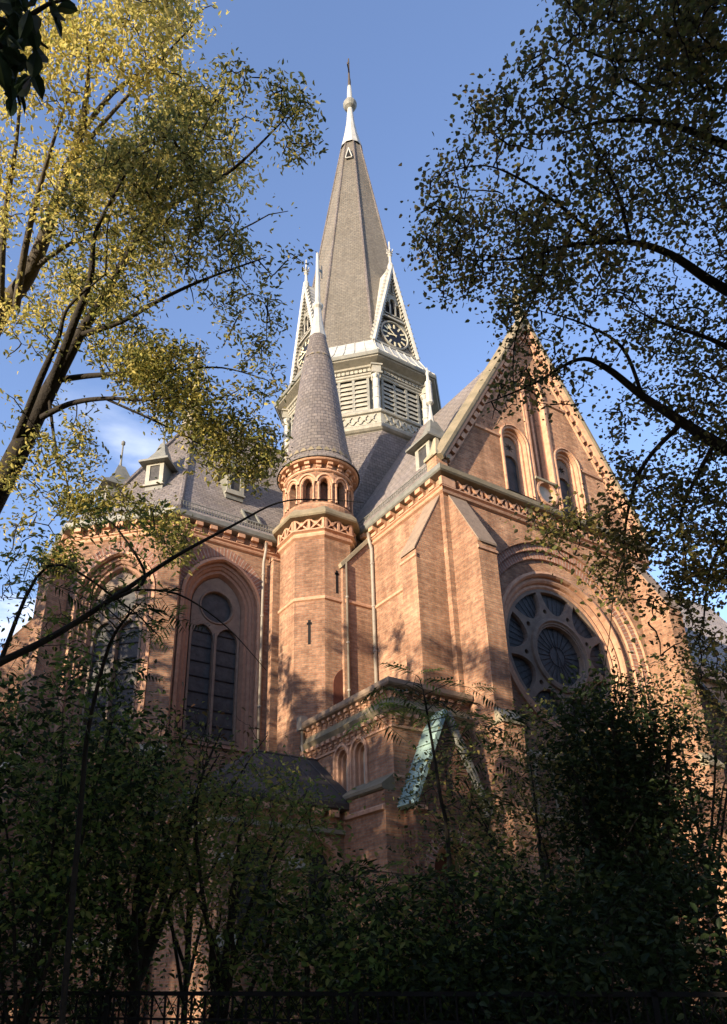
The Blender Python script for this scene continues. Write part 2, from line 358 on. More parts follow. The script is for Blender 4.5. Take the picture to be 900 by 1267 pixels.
# ---- windows with tracery
SADDLE = MB(); SADDLE.box(WORLD, -.43, .43, -.02, .02, -.018, .018); SADDLE = SADDLE.mesh('saddle_bar', M['bar'])
def choir_window(fr, cs, parent, z0=9.5, zs=15.3):
    w_, Rr = 1.55, 1.94
    A = lambda o, so=None: arch(cs, z0, zs, w_, Rr, o, 10, so)
    r = MB()
    r.ring(fr, [(A(0, 0), 0), (A(0, 0), -.13)]); r.ring(fr, [(A(0, 0), -.13), (A(.13, .1), -.13), (A(.15, .12), -.19), (A(.24, .15), -.24), (A(.27, .2), -.32), (A(.38, .25), -.32), (A(.44, .3), -.45), (A(.5, .35), -.6)])
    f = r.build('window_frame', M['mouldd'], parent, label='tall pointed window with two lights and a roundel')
    h = MB(); h.ring(fr, [(A(-.18, 0), .0), (A(-.18, 0), .07), (A(-.06, 0), .09), (A(-.02, 0), .0)]); h.build('hood_mould', M['mould'], f)
    v = MB(); v.ring(fr, [(A(-.62, 0)[1:-1], .012), (A(-.22, 0)[1:-1], .012)], closed=False, radial=True); v.build('arch_brickwork', M['vouss'], f)
    t = MB(); O = arch(cs, z0, zs, w_, Rr, .5, 10, .35)
    l1 = arch(cs-.52, z0+.35, 13.95, .445, .6, 0, 6, .12); l2 = arch(cs+.52, z0+.35, 13.95, .445, .6, 0, 6, .12); oc = circ(cs, 15.36, .66, 24)
    t.holed(fr, O, [l1, l2, oc], -.5)
    for q in (l1, l2, oc):
        t.ring(fr, [(q, -.5), (q, -.66)])
    t.ring(fr, [(circ(cs, 15.36, .76, 24), -.5), (circ(cs, 15.36, .73, 24), -.45), (circ(cs, 15.36, .68, 24), -.45), (circ(cs, 15.36, .66, 24), -.5)])
    t.box(fr, cs-.05, cs+.05, -.5, -.42, z0+.36, 14.2)
    t.build('tracery', M['trac'], f)
    g = MB(); g.holed(fr, O, [], -.64); g.build('glass', M['glass'], f)
    for q in (-.52, .52):
        z = z0+1.0
        while z < 14.3: inst('saddle_bar', SADDLE, fr.mat(cs+q, -.61, z), f); z += .62
    return A(0, 0)
# ---- transept front wall
wall = MB(); RC = 5.5
recess = arch(RC, 8.6, 12.9, 4.37, None, 0, 16, 0)
lower = [arch(RC+k*2.6, 3.0, 5.2, .55, .75, 0, 6, 0) for k in (-1, 0, 1)]
wall.holed(fF, [(0, 0), (GW, 0), (GW, 18.9), (0, 18.9)], [recess]+lower, 0)
tw = wall.build('transept_front_wall', M['brick'], church)
r = MB(); A = lambda o: arch(RC, 8.6, 12.9, 4.37, None, o, 16, 0)
r.ring(fF, [(A(0), 0), (A(0), -.09)]); r.ring(fF, [(A(.3), -.09), (A(.3), -.18)]); r.ring(fF, [(A(.62), -.18), (A(.64), -.26)])
r.build('recess_reveal', M['mould'], tw)
r = MB(); r.ring(fF, [(A(0)[1:-1], -.09), (A(.3)[1:-1], -.09)], closed=False, radial=True); r.ring(fF, [(A(.3)[1:-1], -.18), (A(.62)[1:-1], -.18)], closed=False, radial=True)
r.poly([fF.w(A(0)[0][0], -.09, 8.6), fF.w(A(0)[1][0], -.09, 12.9), fF.w(A(.62)[1][0], -.18, 12.9), fF.w(A(.62)[0][0], -.18, 8.6)])
r.poly([fF.w(A(0)[-1][0], -.09, 8.6), fF.w(A(0)[-2][0], -.09, 12.9), fF.w(A(.62)[-2][0], -.18, 12.9), fF.w(A(.62)[-1][0], -.18, 8.6)])
r.build('relieving_arch', M['vouss'], tw)
RZ = 12.82
ty = MB(); ty.holed(fF, arch(RC, 8.6, 12.9, 4.37, None, .64, 16, 0), [circ(RC, RZ, 3.2, 48)], -.26)
ty.build('tympanum', M['brick'], tw)
# ---- rose window
rz = MB(); C_ = lambda rr: circ(RC, RZ, rr, 48)
rz.ring(fF, [(C_(3.32), -.26), (C_(3.30), -.17), (C_(3.2), -.15), (C_(3.13), -.22), (C_(3.10), -.34), (C_(2.98), -.30), (C_(2.90), -.36), (C_(2.86), -.45), (C_(2.76), -.42), (C_(2.70), -.47), (C_(2.68), -.54)])
rose = rz.build('rose_window', M['mould'], church, label='round rose window of nine petals about a spoked centre')
tr = MB(); foils = []; holes = []
for k in range(9):
    a = R(87+40*k); pts = []
    for j in range(-5, 6):
        q = a+R(17.2)*j/5; pts.append((RC+2.56*math.cos(q), RZ+2.56*math.sin(q)))
    for j in range(1, 10):
        t = PI*j/10; q = a+R(17.2)*math.cos(t); rr = 2.56-.92*math.sin(t)**.8; pts.append((RC+rr*math.cos(q), RZ+rr*math.sin(q)))
    foils.append(pts); b = R(107+40*k); holes.append(circ(RC+1.76*math.cos(b), RZ+1.76*math.sin(b), .10, 8))
tr.holed(fF, circ(RC, RZ, 2.70, 48), foils+holes+[circ(RC, RZ, 1.17, 36)], -.48)
for q in foils: 
    cxq = sum(p[0] for p in q)/len(q); czq = sum(p[1] for p in q)/len(q)
    q2 = [(cxq+(p[0]-cxq)*1.0, czq+(p[1]-czq)*1.0) for p in q]
    q3 = [(cxq+(p[0]-cxq)*.94, czq+(p[1]-czq)*.94) for p in q]
    tr.ring(fF, [(q2, -.48), (q3, -.56), (q3, -.66)])
for q in holes: tr.ring(fF, [(q, -.48), (q, -.7)])
tr.build('tracery', M['trac'], rose)
ri = MB(); ri.ring(fF, [(circ(RC, RZ, 1.50, 36), -.48), (circ(RC, RZ, 1.47, 36), -.40), (circ(RC, RZ, 1.36, 36), -.37), (circ(RC, RZ, 1.30, 36), -.44), (circ(RC, RZ, 1.24, 36), -.44), (circ(RC, RZ, 1.20, 36), -.50), (circ(RC, RZ, 1.15, 36), -.66)])
ri.build('centre_ring', M['trac'], rose)
g = MB(); g.holed(fF, circ(RC, RZ, 2.75, 48), [], -.65); g.build('glass', M['glass'], rose)
sp = MB()
for k in range(24):
    a = R(15*k+4); p0 = (RC+.40*math.cos(a), RZ+.40*math.sin(a)); p1 = (RC+1.16*math.cos(a), RZ+1.16*math.sin(a))
    sp.tube([fF.w(p0[0], -.63, p0[1]), fF.w(p1[0], -.63, p1[1])], .011, 4)
for k in range(9):
    for j in (-12, -6, 0, 6, 12):
        a = R(87+40*k+j); i_ = 2.56-.88*math.sqrt(max(0, 1-(j/17.2)**2))
        sp.tube([fF.w(RC+i_*math.cos(a), -.63, RZ+i_*math.sin(a)), fF.w(RC+2.56*math.cos(a), -.63, RZ+2.56*math.sin(a))], .009, 4)
q = circ(RC, RZ, .40, 20); sp.tube([fF.w(a, -.63, z) for a, z in q+q[:1]], .012, 4)
sp.tube([fF.w(RC, -.63, RZ-.4), fF.w(RC, -.63, RZ+.4)], .011, 4); sp.tube([fF.w(RC-.07, -.63, RZ+.4), fF.w(RC+.2, -.63, RZ-.33)], .009, 4)
sp.build('lead_bars', M['bar'], rose)
# lower arcade and windows of the front
SMALLW = []
for k in (-1, 0, 1):
    cs = RC+k*2.6; B_ = lambda o: arch(cs, 3.0, 5.2, .55, .75, o, 6, o)
    f = MB(); f.ring(fF, [(B_(-.12), .0), (B_(-.12), .06), (B_(0), .06), (B_(0), -.12), (B_(.1), -.12), (B_(.12), -.3)])
    f = f.build('window_frame', M['mould'], church); g = MB(); g.holed(fF, B_(.08), [], -.27); g.build('glass', M['glass'], f)
for k in range(7):
    cs = RC-3.3+k*1.1; B_ = lambda o: arch(cs, 6.7, 8.0, .36, .36, o, 6, 0)
    f = MB(); f.ring(fF, [(B_(-.12), .0), (B_(-.12), .07), (B_(0), .05), (B_(0), .004)]); f.build('blind_arch', M['stone'], church)
s_ = MB(); s_.prof(fF, [(0, 8.35), (.12, 8.45), (.14, 8.55), (0, 8.75)], 1.2, GW-1.2); s_.prof(fF, [(0, 6.45), (.10, 6.5), (.12, 6.6), (0, 6.7)], 1.2, GW-1.2)
s_.build('string_course', M['stone'], church)
pl = MB()
for fr, a0, a1 in ((fF, 0, GW), (fS, -.3, 7.55), (fC, 0, 7), (fD, 0, DL), (fE, 0, DL)):
    pl.prof(fr, [(.22, 0), (.22, 2.66)], a0, a1, False, .22, .22)
pl.build('plinth', M['brick'], church)
pl = MB()
for fr, a0, a1 in ((fF, 0, GW), (fS, -.3, 7.55), (fC, 0, 7), (fD, 0, DL), (fE, 0, DL)):
    pl.prof(fr, [(.22, 2.66), (.26, 2.7), (.27, 2.84), (0, 3.1)], a0, a1, False, .22, .22)
pl.build('plinth_cap', M['stone'], church)
# ---- front cornice: stone ledge, frieze of crosses
c = MB(); c.prof(fF, [(0, 18.46), (.10, 18.5), (.30, 18.56), (.35, 18.62), (.36, 18.8), (.30, 18.84), (-.05, 19.12)], 0, GW, True, 1, 1)
fc = c.build('cornice', M['moss'], church)
c = MB(); c.prof(fF, [(0, 17.78), (.10, 17.83), (.13, 17.9), (.06, 17.95), (.06, 18.0), (.15, 18.05), (.15, 18.1), (.04, 18.13)], 0, GW, True, 1, 1); c.build('string_course', M['mould'], fc)
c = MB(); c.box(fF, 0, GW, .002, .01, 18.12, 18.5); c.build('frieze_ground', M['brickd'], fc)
c = MB()
c.box(fF, -.14, .5, -.02, .14, 18.13, 18.48); c.box(fF, GW-.5, GW+.14, -.02, .14, 18.13, 18.48)
nX = 16
for k in range(nX): 
    a = .55+(GW-1.1)*(k+.5)/nX; inst('frieze_cross', CROSS, fF.mat(a, .135, 18.30), fc)
    if k: c.box(fF, .55+(GW-1.1)*k/nX-.05, .55+(GW-1.1)*k/nX+.05, .0, .12, 18.13, 18.48)
c.build('frieze_blocks', M['mould'], fc)
# ---- gable
slope = (RIDGE+.15-18.9)/(GW/2+.05)
gt = 28.45
gab = MB(); gwn = []
for sg in (-1, 1): gwn.append(arch(RC+sg*1.5, 19.12, 21.75, .60, None, 0, 8, 0))
nich = [(RC-.50, 20.35), (RC-.50, 25.0), (RC-.3, 25.7), (RC, 26.05), (RC+.3, 25.7), (RC+.50, 25.0), (RC+.50, 20.35)]
ocl = circ(RC, 19.72, .46, 20)
gab.holed(fF, [(-.05, 18.9), (GW+.05, 18.9), (RC+.02, gt), (RC-.02, gt)], gwn+[nich, ocl], 0)
gw = gab.build('gable_wall', M['brick'], church)
for sg in (-1, 1):
    cs = RC+sg*1.5; B_ = lambda o: arch(cs, 19.12, 21.75, .60, None, o, 8, 0)
    f = MB(); f.ring(fF, [(B_(-.17), .0), (B_(-.17), .08), (B_(-.12), .09), (B_(-.1), .03), (B_(-.02), .03), (B_(0), -.02), (B_(0), -.12), (B_(.1), -.12), (B_(.12), -.2), (B_(.2), -.22), (B_(.2), -.4)])
    f = f.build('gable_window', M['mould'], church, label='narrow round-headed gable window with a pierced star')
    t = MB(); star = []
    for k in range(16):
        a = 2*PI*k/16; rr = .27 if k % 2 == 0 else .10; star.append((cs+rr*math.cos(a), 21.62+rr*math.sin(a)))
    light = arch(cs, 19.2, 20.85, .365, None, 0, 6, 0)
    t.holed(fF, B_(.2), [light, star], -.3); t.ring(fF, [(light, -.3), (light, -.4)]); t.ring(fF, [(star, -.3), (star, -.38)]); t.build('tracery', M['trac'], f)
    g = MB(); g.holed(fF, B_(.2), [], -.395); g.build('glass', M['glass'], f)
n_ = MB()
off = lambda k: [(RC-.50+k, 20.35+k*.3), (RC-.50+k, 25.0), (RC-.3+k*.6, 25.7-k*.3), (RC, 26.05-k), (RC+.3-k*.6, 25.7-k*.3), (RC+.50-k, 25.0), (RC+.50-k, 20.35+k*.3)]
n_.ring(fF, [(off(-.12), .0), (off(-.12), .08), (off(-.03), .08), (off(0), 0), (off(0), -.16), (off(.12), -.16), (off(.14), -.34)])
n_.box(fF, RC-.06, RC+.06, -.36, -.2, 20.4, 25.6)
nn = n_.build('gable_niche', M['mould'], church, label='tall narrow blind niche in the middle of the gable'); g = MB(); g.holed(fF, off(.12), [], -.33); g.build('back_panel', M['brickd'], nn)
n_ = MB(); n_.prof(fF, [(0, 20.18), (.12, 20.22), (.14, 20.3), (0, 20.4)], RC-.62, RC+.62); n_.build('sill', M['stone'], nn)
o_ = MB(); Q = lambda k: circ(RC, 19.72, .46-k, 20); o_.ring(fF, [(Q(-.12), 0), (Q(-.12), .07), (Q(-.02), .07), (Q(0), -.05), (Q(.05), -.15)]); o_ = o_.build('gable_roundel', M['mould'], church)
g = MB(); g.holed(fF, Q(.03), [], -.12); g.build('roundel_panel', M['plaster'], o_)
s_ = MB()
for z, l, rr in ((21.62, 1.35, None), (24.6, 1.35, None)):
    half = (gt-z)/slope-.35
    s_.prof(fF, [(0, z), (.07, z+.03), (.09, z+.12), (0, z+.2)], RC-half, RC-(2.32 if z < 23 else .62))
    s_.prof(fF, [(0, z), (.07, z+.03), (.09, z+.12), (0, z+.2)], RC+(2.32 if z < 23 else .62), RC+half)
s_.build('string_course', M['mould'], gw)
# pilaster mouldings either side of the niche, down to the ledge
s_ = MB()
for a in (-.72, .62): s_.box(fF, RC+a, RC+a+.10, .0, .06, 19.12, 25.2)
s_.build('shaft', M['mould'], gw)
# coping, corbel row under the verge
cu = Vector((RC+.35+.35, 0, 0))
ang = math.atan(slope)
cs_, sn_ = math.cos(ang), math.sin(ang)
for sg in (-1, 1):
    # along-rake frame: start at the foot of the rake
    foot = Vector((5.85+sg*(GW/2+.42), 0, 18.55+.05)); dirv = Vector((-sg*cs_, 0, sn_)); nrm = Vector((sg*sn_, 0, cs_)); ln = (gt+.55-foot.z)/sn_
    def RW(l, y, h): return foot+dirv*l+nrm*h+Vector((0, y, 0))
    c = MB(); pr_ = [(.85, .02), (.85, .22), (.55, .34), (.35, .36), (.02, .20), (.02, .08), (.10, -.02)]
    pr_ = [(y+.0, h) for y, h in pr_]
    for (y0, h0), (y1, h1) in zip(pr_, pr_[1:]+pr_[:1]): c.poly([RW(.7, y0, h0), RW(ln, y0, h0), RW(ln, y1, h1), RW(.7, y1, h1)])
    c.poly([RW(.7, y, h) for y, h in pr_]); cp = c.build('gable_coping', M['moss'], church)
    c = MB(); 
    for (y0, h0, y1, h1) in ((.36, -.42, .28, -.40), (.28, -.40, .28, -.36), (.28, -.36, .34, -.34), (.34, -.16, .16, -.12), (.16, -.12, .08, -.0)):
        c.poly([RW(.9, y0, h0), RW(ln-.2, y0, h0), RW(ln-.2, y1, h1), RW(.9, y1, h1)])
    c.build('rake_moulding', M['mould'], cp)
    d_ = MB(); 
    P = [(-.15, -.34), (.15, -.34), (.15, -.16), (-.15, -.16)]
    for (a, b) in (((-.15, -.34), (.15, -.34)), ((.15, -.34), (.15, -.16)), ((.15, -.16), (-.15, -.16)), ((-.15, -.16), (-.15, -.34))):
        pa = dirv*a[0]+nrm*a[1]; pb = dirv*b[0]+nrm*b[1]
        d_.poly([pa+Vector((0, .34, 0)), pb+Vector((0, .34, 0)), pb+Vector((0, .21, 0)), pa+Vector((0, .21, 0))])
    d_.poly([dirv*a+nrm*h+Vector((0, .21, 0)) for a, h in P]); dm = d_.mesh('rake_corbel', M['mould'])
    l = 1.15
    while l < ln-.6:
        inst('rake_corbel', dm, Matrix.Translation(foot+dirv*l), cp); l += .52
    # kneeler
    k_ = MB(); x0 = 5.85+sg*(GW/2+.02); fr = Fr((x0, .35, 0), (1, 0, 0), (0, -1, 0))
    k_.box(fr, -.26, .26, -.45, .10, 18.8, 19.35); k_.build('kneeler_pier', M['brick'], church)
    k_ = MB(); b0 = [fr.w(-.34, -.52, 19.35), fr.w(.34, -.52, 19.35), fr.w(.34, .20, 19.35), fr.w(-.34, .20, 19.35)]; b1 = [p+Vector((0, 0, .12)) for p in b0]
    tp = [fr.w(-.06, -.20, 20.35), fr.w(.06, -.20, 20.35), fr.w(.06, -.08, 20.35), fr.w(-.06, -.08, 20.35)]; mid = [fr.w(-.19, -.34, 19.75), fr.w(.19, -.34, 19.75), fr.w(.19, .04, 19.75), fr.w(-.19, .04, 19.75)]
    k_.poly(b0); k_.poly(tp)
    for A_, B_ in ((b0, b1), (b1, mid), (mid, tp)):
        for q in range(4): k_.poly([A_[q], A_[(q+1) % 4], B_[(q+1) % 4], B_[q]])
    k_.build('kneeler_cap', M['stone'], church)
# finial
k_ = MB(); k_.lathe(5.85, .38, [(.30, 28.3), (.34, 28.9), (.22, 29.2), (.15, 29.6), (.22, 29.75), (.12, 29.9), (.10, 30.3), (.2, 30.45), (.11, 30.6), (.08, 30.95), (.15, 31.05), (0, 31.3)], 10)
fn = k_.build('gable_finial', M['stone'], church)
lf = MB()
for z, rr in ((29.75, .30), (30.4, .24)):
    for k in range(8):
        a = k*PI/4; p = Vector((5.85+rr*math.cos(a), .38+rr*math.sin(a), z)); u = Vector((math.cos(a), math.sin(a), 0)); v_ = Vector((-math.sin(a), math.cos(a), 0))
        lf.poly([p-u*.14-v_*.05+Vector((0, 0, -.10)), p-u*.14+v_*.05+Vector((0, 0, -.10)), p+u*.03+v_*.09+Vector((0, 0, .05)), p+u*.03-v_*.09+Vector((0, 0, .05))])
        lf.poly([p+u*.03+v_*.09+Vector((0, 0, .05)), p+u*.03-v_*.09+Vector((0, 0, .05)), p-u*.02+Vector((0, 0, .19))])
lf.build('carved_leaves', M['stone'], fn)
# crockets up the first metres of coping
# ---- transept side walls
wS = MB(); wS.holed(fS, [(-.0, 0), (7.55, 0), (7.55, 18.9), (0, 18.9)], [], 0); wS.build('transept_side_wall', M['brick'], church)
wT = MB(); wT.holed(fT, [(0, 0), (7.55, 0), (7.55, 18.9), (0, 18.9)], [], 0); wT.build('transept_side_wall', M['brick'], church)
cS = cornice_corbel(fS, 1.0, 7.55, church, 0, 1)
cT = cornice_corbel(fT, 0, 7.55, church, 1, 0)
s_ = MB(); s_.prof(fS, [(0, 15.0), (.07, 15.04), (.07, 15.12), (0, 15.2)], 1.0, 6.0); s_.build('string_course', M['mould'], church)
s_ = MB()
for fr in (fF,):
    s_.prof(fr, [(0, 15.0), (.0701, 15.04), (.07, 15.12), (0, 15.2)], -.1, .15)
# ---- corner buttresses
def buttress(fr, a0, a1, parent, dep=1.27, ztop=17.9, zw=15.3, zl=9.25):
    b = MB(); st = .16
    P = [(0, ztop), (dep, zw), (dep, zl), (dep+st+.12, zl-.35), (dep+st+.12, 3.1), (dep+st+.3, 2.8), (dep+st+.3, 0), (0, 0)]
    for a in (a0, a1): b.poly([fr.w(a, d, z) for d, z in P])
    for (d, z), (e, y) in zip(P[1:], P[2:]): b.poly([fr.w(a0, d, z), fr.w(a1, d, z), fr.w(a1, e, y), fr.w(a0, e, y)])
    bo = b.build('buttress', M['brick'], parent)
    c = MB(); t = Vector((0, 0)); 
    pr_ = [(-.02, ztop+.04), (dep+.05, zw+.02), (dep+.05, zw-.06), (-.02, ztop-.03)]
    c.prof(fr, pr_+pr_[:1], a0-.015, a1+.015); c.build('weathering', M['weather'], bo)
    c = MB(); c.prof(fr, [(dep-.01, zl+.12), (dep+st+.17, zl-.30), (dep+st+.17, zl-.42), (dep-.01, zl-.42), (dep-.01, zl+.12)], a0-.05, a1+.05); 
    c.build('offset_stone', M['stone'], bo)
    c = MB(); c.prof(fr, [(dep, zw-.36), (dep+.05, zw-.33), (dep+.05, zw-.25), (dep, zw-.2)], a0-.04, a1+.04)
    c.build('string_course', M['mould'], bo)
    return bo
buttress(fF, .22, 1.02, church)
buttress(fS, 6.52, 7.35, church)
buttress(fF, GW-1.02, GW-.22, church)
buttress(fT, .2, 1.02, church)
# ---- downpipes
def pipe(pts, r=.06, parent=church, m='pipe'):
    b = MB(); b.tube(pts, r, 8); o = b.build('downpipe', M[m], parent, smooth=True)
    z = pts[-1][2]+.5; k = MB(); x, y = pts[-1][0], pts[-1][1]
    top = pts[-2][2]
    while z < top: k.lathe(x, y, [(r, z), (r+.018, z), (r+.018, z+.07), (r, z+.07)], 8); z += 1.9
    k.build('pipe_collar', M[m], o)
    return o
pipe([(0.12, 4.78, 18.45), (0.16, 4.78, 18.1), (.26, 4.78, 17.7), (.26, 4.78, 7)], .075)
pipe([(-.95, 4.80, 16.75), (-.95, 4.80, 9)], .05)
pipe([(-3.08, 7.6, 18.45), (-3.08, 7.62, 18.1), (-3.08, 7.78, 17.6), (-3.08, 7.78, 7)], .065)
# ---- choir walls
def choir_wall(fr, ln, cs):
    A = arch(cs, 9.5, 15.3, 1.55, 1.94, 0, 10, 0)
    b = MB(); b.holed(fr, [(0, 0), (ln, 0), (ln, 18.9), (0, 18.9)], [A], 0); return b.build('choir_wall', M['brick'], church)
w1 = choir_wall(fC, 7.6, 2.2); choir_window(fC, 2.2, church)
w2 = choir_wall(fD, DL, DL/2); choir_window(fD, DL/2, church)
w3 = choir_wall(fE, DL, DL/2); choir_window(fE, DL/2, church)
k8 = .4142
cornice_corbel(fC, 0, 5.0, church, k8, 0); cornice_corbel(fD, 0, DL, church, k8, k8); cornice_corbel(fE, 0, DL, church, k8, k8)
# apse corner buttresses, set on the angles
def corner_butt(P, dv, wd=.62, dep=1.15, ztop=17.2, zw=15.0):
    dv = Vector(dv).normalized(); sv = Vector((-dv.y, dv.x, 0)); fr = Fr((P[0], P[1], 0), sv, dv)
    buttress(fr, -wd/2, wd/2, church, dep, ztop, zw, 8.9)
corner_butt((-7.0, 7.9), (-math.sin(R(22.5)), -math.cos(R(22.5)), 0), .8, 1.0, 18.0, 17.5)
corner_butt((-7.0-DL*S2, 7.9+DL*S2), (-math.cos(R(22.5)), -math.sin(R(22.5)), 0), .7, .9, 17.3, 16.3)
corner_butt((-7.0-DL*S2, 7.9+DL*S2+DL), (-math.cos(R(22.5)), math.sin(R(22.5)), 0), .7, 1.2, 16.6, 15.0)
# pier between choir wall and turret
b = MB(); b.box(fC, 4.25, 4.9, 0, .35, 0, 17.75); b.prof(fC, [(0, 18.1), (.38, 17.75), (.38, 17.7), (0, 17.7)], 4.22, 4.93); b.build('pilaster', M['brick'], church)
# ---- roofs (bell-cast at the eaves)
PR = [(0.0, 18.82), (.45, 19.25), (1.1, 20.1), (2.0, 21.55), (5.85, RIDGE)]
def slope_roof(o0, o1, inward0, inward1, mname='slate', name='roof'): pass
rf = MB()
def strip(P0, P1, n0, n1, prof, mb):
    """roof strips from eave points P0,P1 moving inwards by n0,n1 per metre"""
    for (r0, z0), (r1, z1) in zip(prof, prof[1:]):
        a = Vector(P0)+Vector(n0)*r0; b = Vector(P1)+Vector(n1)*r0; c_ = Vector(P1)+Vector(n1)*r1; d = Vector(P0)+Vector(n0)*r1
        pts = [(a.x, a.y, z0), (b.x, b.y, z0), (c_.x, c_.y, z1), (d.x, d.y, z1)]
        mb.poly(pts)
PRt = [(0.0, 18.82), (.35, 19.35), (5.85, RIDGE)]
# transept roof
strip((0, .5, 0), (0, 13.4, 0), (1, 0, 0), (1, 0, 0), PRt, rf); strip((11.7, .5, 0), (11.7, 13.4, 0), (-1, 0, 0), (-1, 0, 0), PRt, rf)
rf.build('transept_roof', M['slate'], church)
rf = MB(); x0 = -7.02+.0; cxa = -4.6
strip((cxa, 7.55, 0), (0.5, 7.55, 0), (0, 1, 0), (0, 1, 0), PR, rf); strip((cxa, 19.25, 0), (0.5, 19.25, 0), (0, -1, 0), (0, -1, 0), PR, rf)
strip((-7.02, 7.55, 0), (cxa, 7.55, 0), (k8, 1, 0), (0, 1, 0), PR, rf)
V8 = [(cxa+5.85/math.cos(PI/8)*math.cos(a), 13.4+5.85/math.cos(PI/8)*math.sin(a)) for a in [PI+PI/8*3, PI+PI/8, PI-PI/8, PI-PI/8*3]]
for k in range(3):
    A_, B_ = V8[k], V8[k+1]; nA = ((cxa-A_[0])/5.85, (13.4-A_[1])/5.85, 0); nB = ((cxa-B_[0])/5.85, (13.4-B_[1])/5.85, 0)
    strip((A_[0], A_[1], 0), (B_[0], B_[1], 0), nA, nB, PR, rf)
rf.build('choir_roof', M['slate'], church)
hp = MB()
for k in (0, 1):
    A_ = V8[k]; nA = ((cxa-A_[0])/5.85, (13.4-A_[1])/5.85, 0)
    hp.tube([(A_[0]+nA[0]*r_, A_[1]+nA[1]*r_, z+.05) for r_, z in PR], .11, 6)
hp.tube([(cxa, 13.4, RIDGE+.05), (1.0, 13.4, RIDGE+.05)], .12, 6)
hp.build('ridge_roll', M['slate'], church)
# apse finial: tall zinc spirelet on the apex of the choir roof
k_ = MB(); k_.lathe(cxa, 13.4, [(.75, 27.4), (.42, 28.6), (.26, 29.8), (.15, 31.2), (.12, 31.8), (.26, 32.0), (.28, 32.15), (.1, 32.3), (.05, 33.2), (.12, 33.35), (.02, 33.5), (.015, 34.0)], 8)
k_.build('roof_finial', M['stone'], church)
# snow guards
GUARD = MB(); 
for k in range(8): GUARD.box(WORLD, k*.125+.02, k*.125+.045, -.012, .012, 0, .42)
GUARD.box(WORLD, 0, 1, -.014, .014, .40, .43); GUARD.box(WORLD, 0, 1, -.014, .014, .02, .05); GUARD.box(WORLD, 0, 1, -.015, .015, .22, .24)
GUARD = GUARD.mesh('snow_guard', M['lead'])
for k in range(5): inst('snow_guard', GUARD, fS.mat(2.0+k*1.02, .02, 19.1), church)
for k in range(5): inst('snow_guard', GUARD, fC.mat(.15+k*1.0, -.05, 19.1), church)
for k in range(4): inst('snow_guard', GUARD, fD.mat(.25+k*1.02, -.05, 19.1), church)
# ---- dormers
def dormer(P, out, wdt=.42, hgt=1.0, m='lead', spike=1.6, label=None):
    """P: foot of the dormer front on the roof; out: outward direction"""
    out = Vector(out).normalized(); sv = Vector((0, 0, 1)).cross(out).normalized()*-1
    sv = Vector((-out.y, out.x, 0)); fr = Fr(P, sv, out)
    b = MB(); back = 1.7
    b.box(fr, -wdt, wdt, -back, 0, -.3, hgt)
    o = b.build('dormer', M['lead'], church, label=label)
    f = MB(); wi, z0, z1 = wdt*.55, .18, hgt-.12
    f.box(fr, -wdt, -wi, 0, .05, 0, hgt); f.box(fr, wi, wdt, 0, .05, 0, hgt); f.box(fr, -wi, wi, 0, .05, 0, z0); f.box(fr, -wi, wi, 0, .05, z1, hgt); f.box(fr, -wdt-.06, wdt+.06, -.05, .1, -.08, 0)
    f.build('frame', M['cream'], o); g = MB(); g.box(fr, -wi, wi, .003, .01, z0, z1); g.build('pane', M['glass'], o)
    h = MB(); e = wdt+.28; zb = hgt; base = [fr.w(-e, -back-.3, zb), fr.w(e, -back-.3, zb), fr.w(e, .32, zb), fr.w(-e, .32, zb)]
    base2 = [p+Vector((0, 0, .1)) for p in base]
    cx_, lev = -.55, []
    lev.append(base); lev.append(base2)
    for t, q in ((.30, .45), (.55, .95), (.82, 1.25)):
        pass
    def lv(kk, zz): return [fr.w(-e*kk, cx_+(-back-.3-cx_)*kk, zz), fr.w(e*kk, cx_+(-back-.3-cx_)*kk, zz), fr.w(e*kk, cx_+(.32-cx_)*kk, zz), fr.w(-e*kk, cx_+(.32-cx_)*kk, zz)]
    lev += [lv(.62, zb+.38), lv(.34, zb+.85), lv(.14, zb+1.45)]
    h.poly(base)
    for A_, B_ in zip(lev, lev[1:]):
        for q in range(4): h.poly([A_[q], A_[(q+1) % 4], B_[(q+1) % 4], B_[q]])
    h.poly(lev[-1]); h.build('hood', M['lead'], o)
    s_ = MB(); c0 = fr.w(0, cx_, 0); z = P[2]+zb+1.4
    s_.lathe(c0.x, c0.y, [(.09, z), (.05, z+.3), (.04, z+spike*.8), (.10, z+spike*.85), (.10, z+spike*.93), (.0, z+spike)] if m == 'lead' else [(.14, z-.1), (.07, z+.6), (.05, z+.9), (.17, z+1.0), (.15, z+1.1), (.13, z+2.0), (.16, z+2.1), (.08, z+2.2), (.05, z+2.5), (.09, z+2.6), (.0, z+spike)], 8); s_.build('spike', M[m], o)
    return o
dormer((1.05, 2.1, 20.25), (-1, 0, 0), .45, 1.15, m='white', spike=3.0, label='small zinc-hooded dormer on the transept roof')
dormer((-3.85, 9.35, 21.65), (0, -1, 0), .42, 1.1, label='small zinc-hooded dormer on the choir roof')
dormer((-7.25, 10.4, 21.6), (-S2, -S2, 0), .42, 1.1, label='small zinc-hooded dormer on the slanting apse roof')
dormer((-8.6, 13.4, 21.6), (-1, 0, 0), .42, 1.1, label='small zinc-hooded dormer on the end of the apse roof')
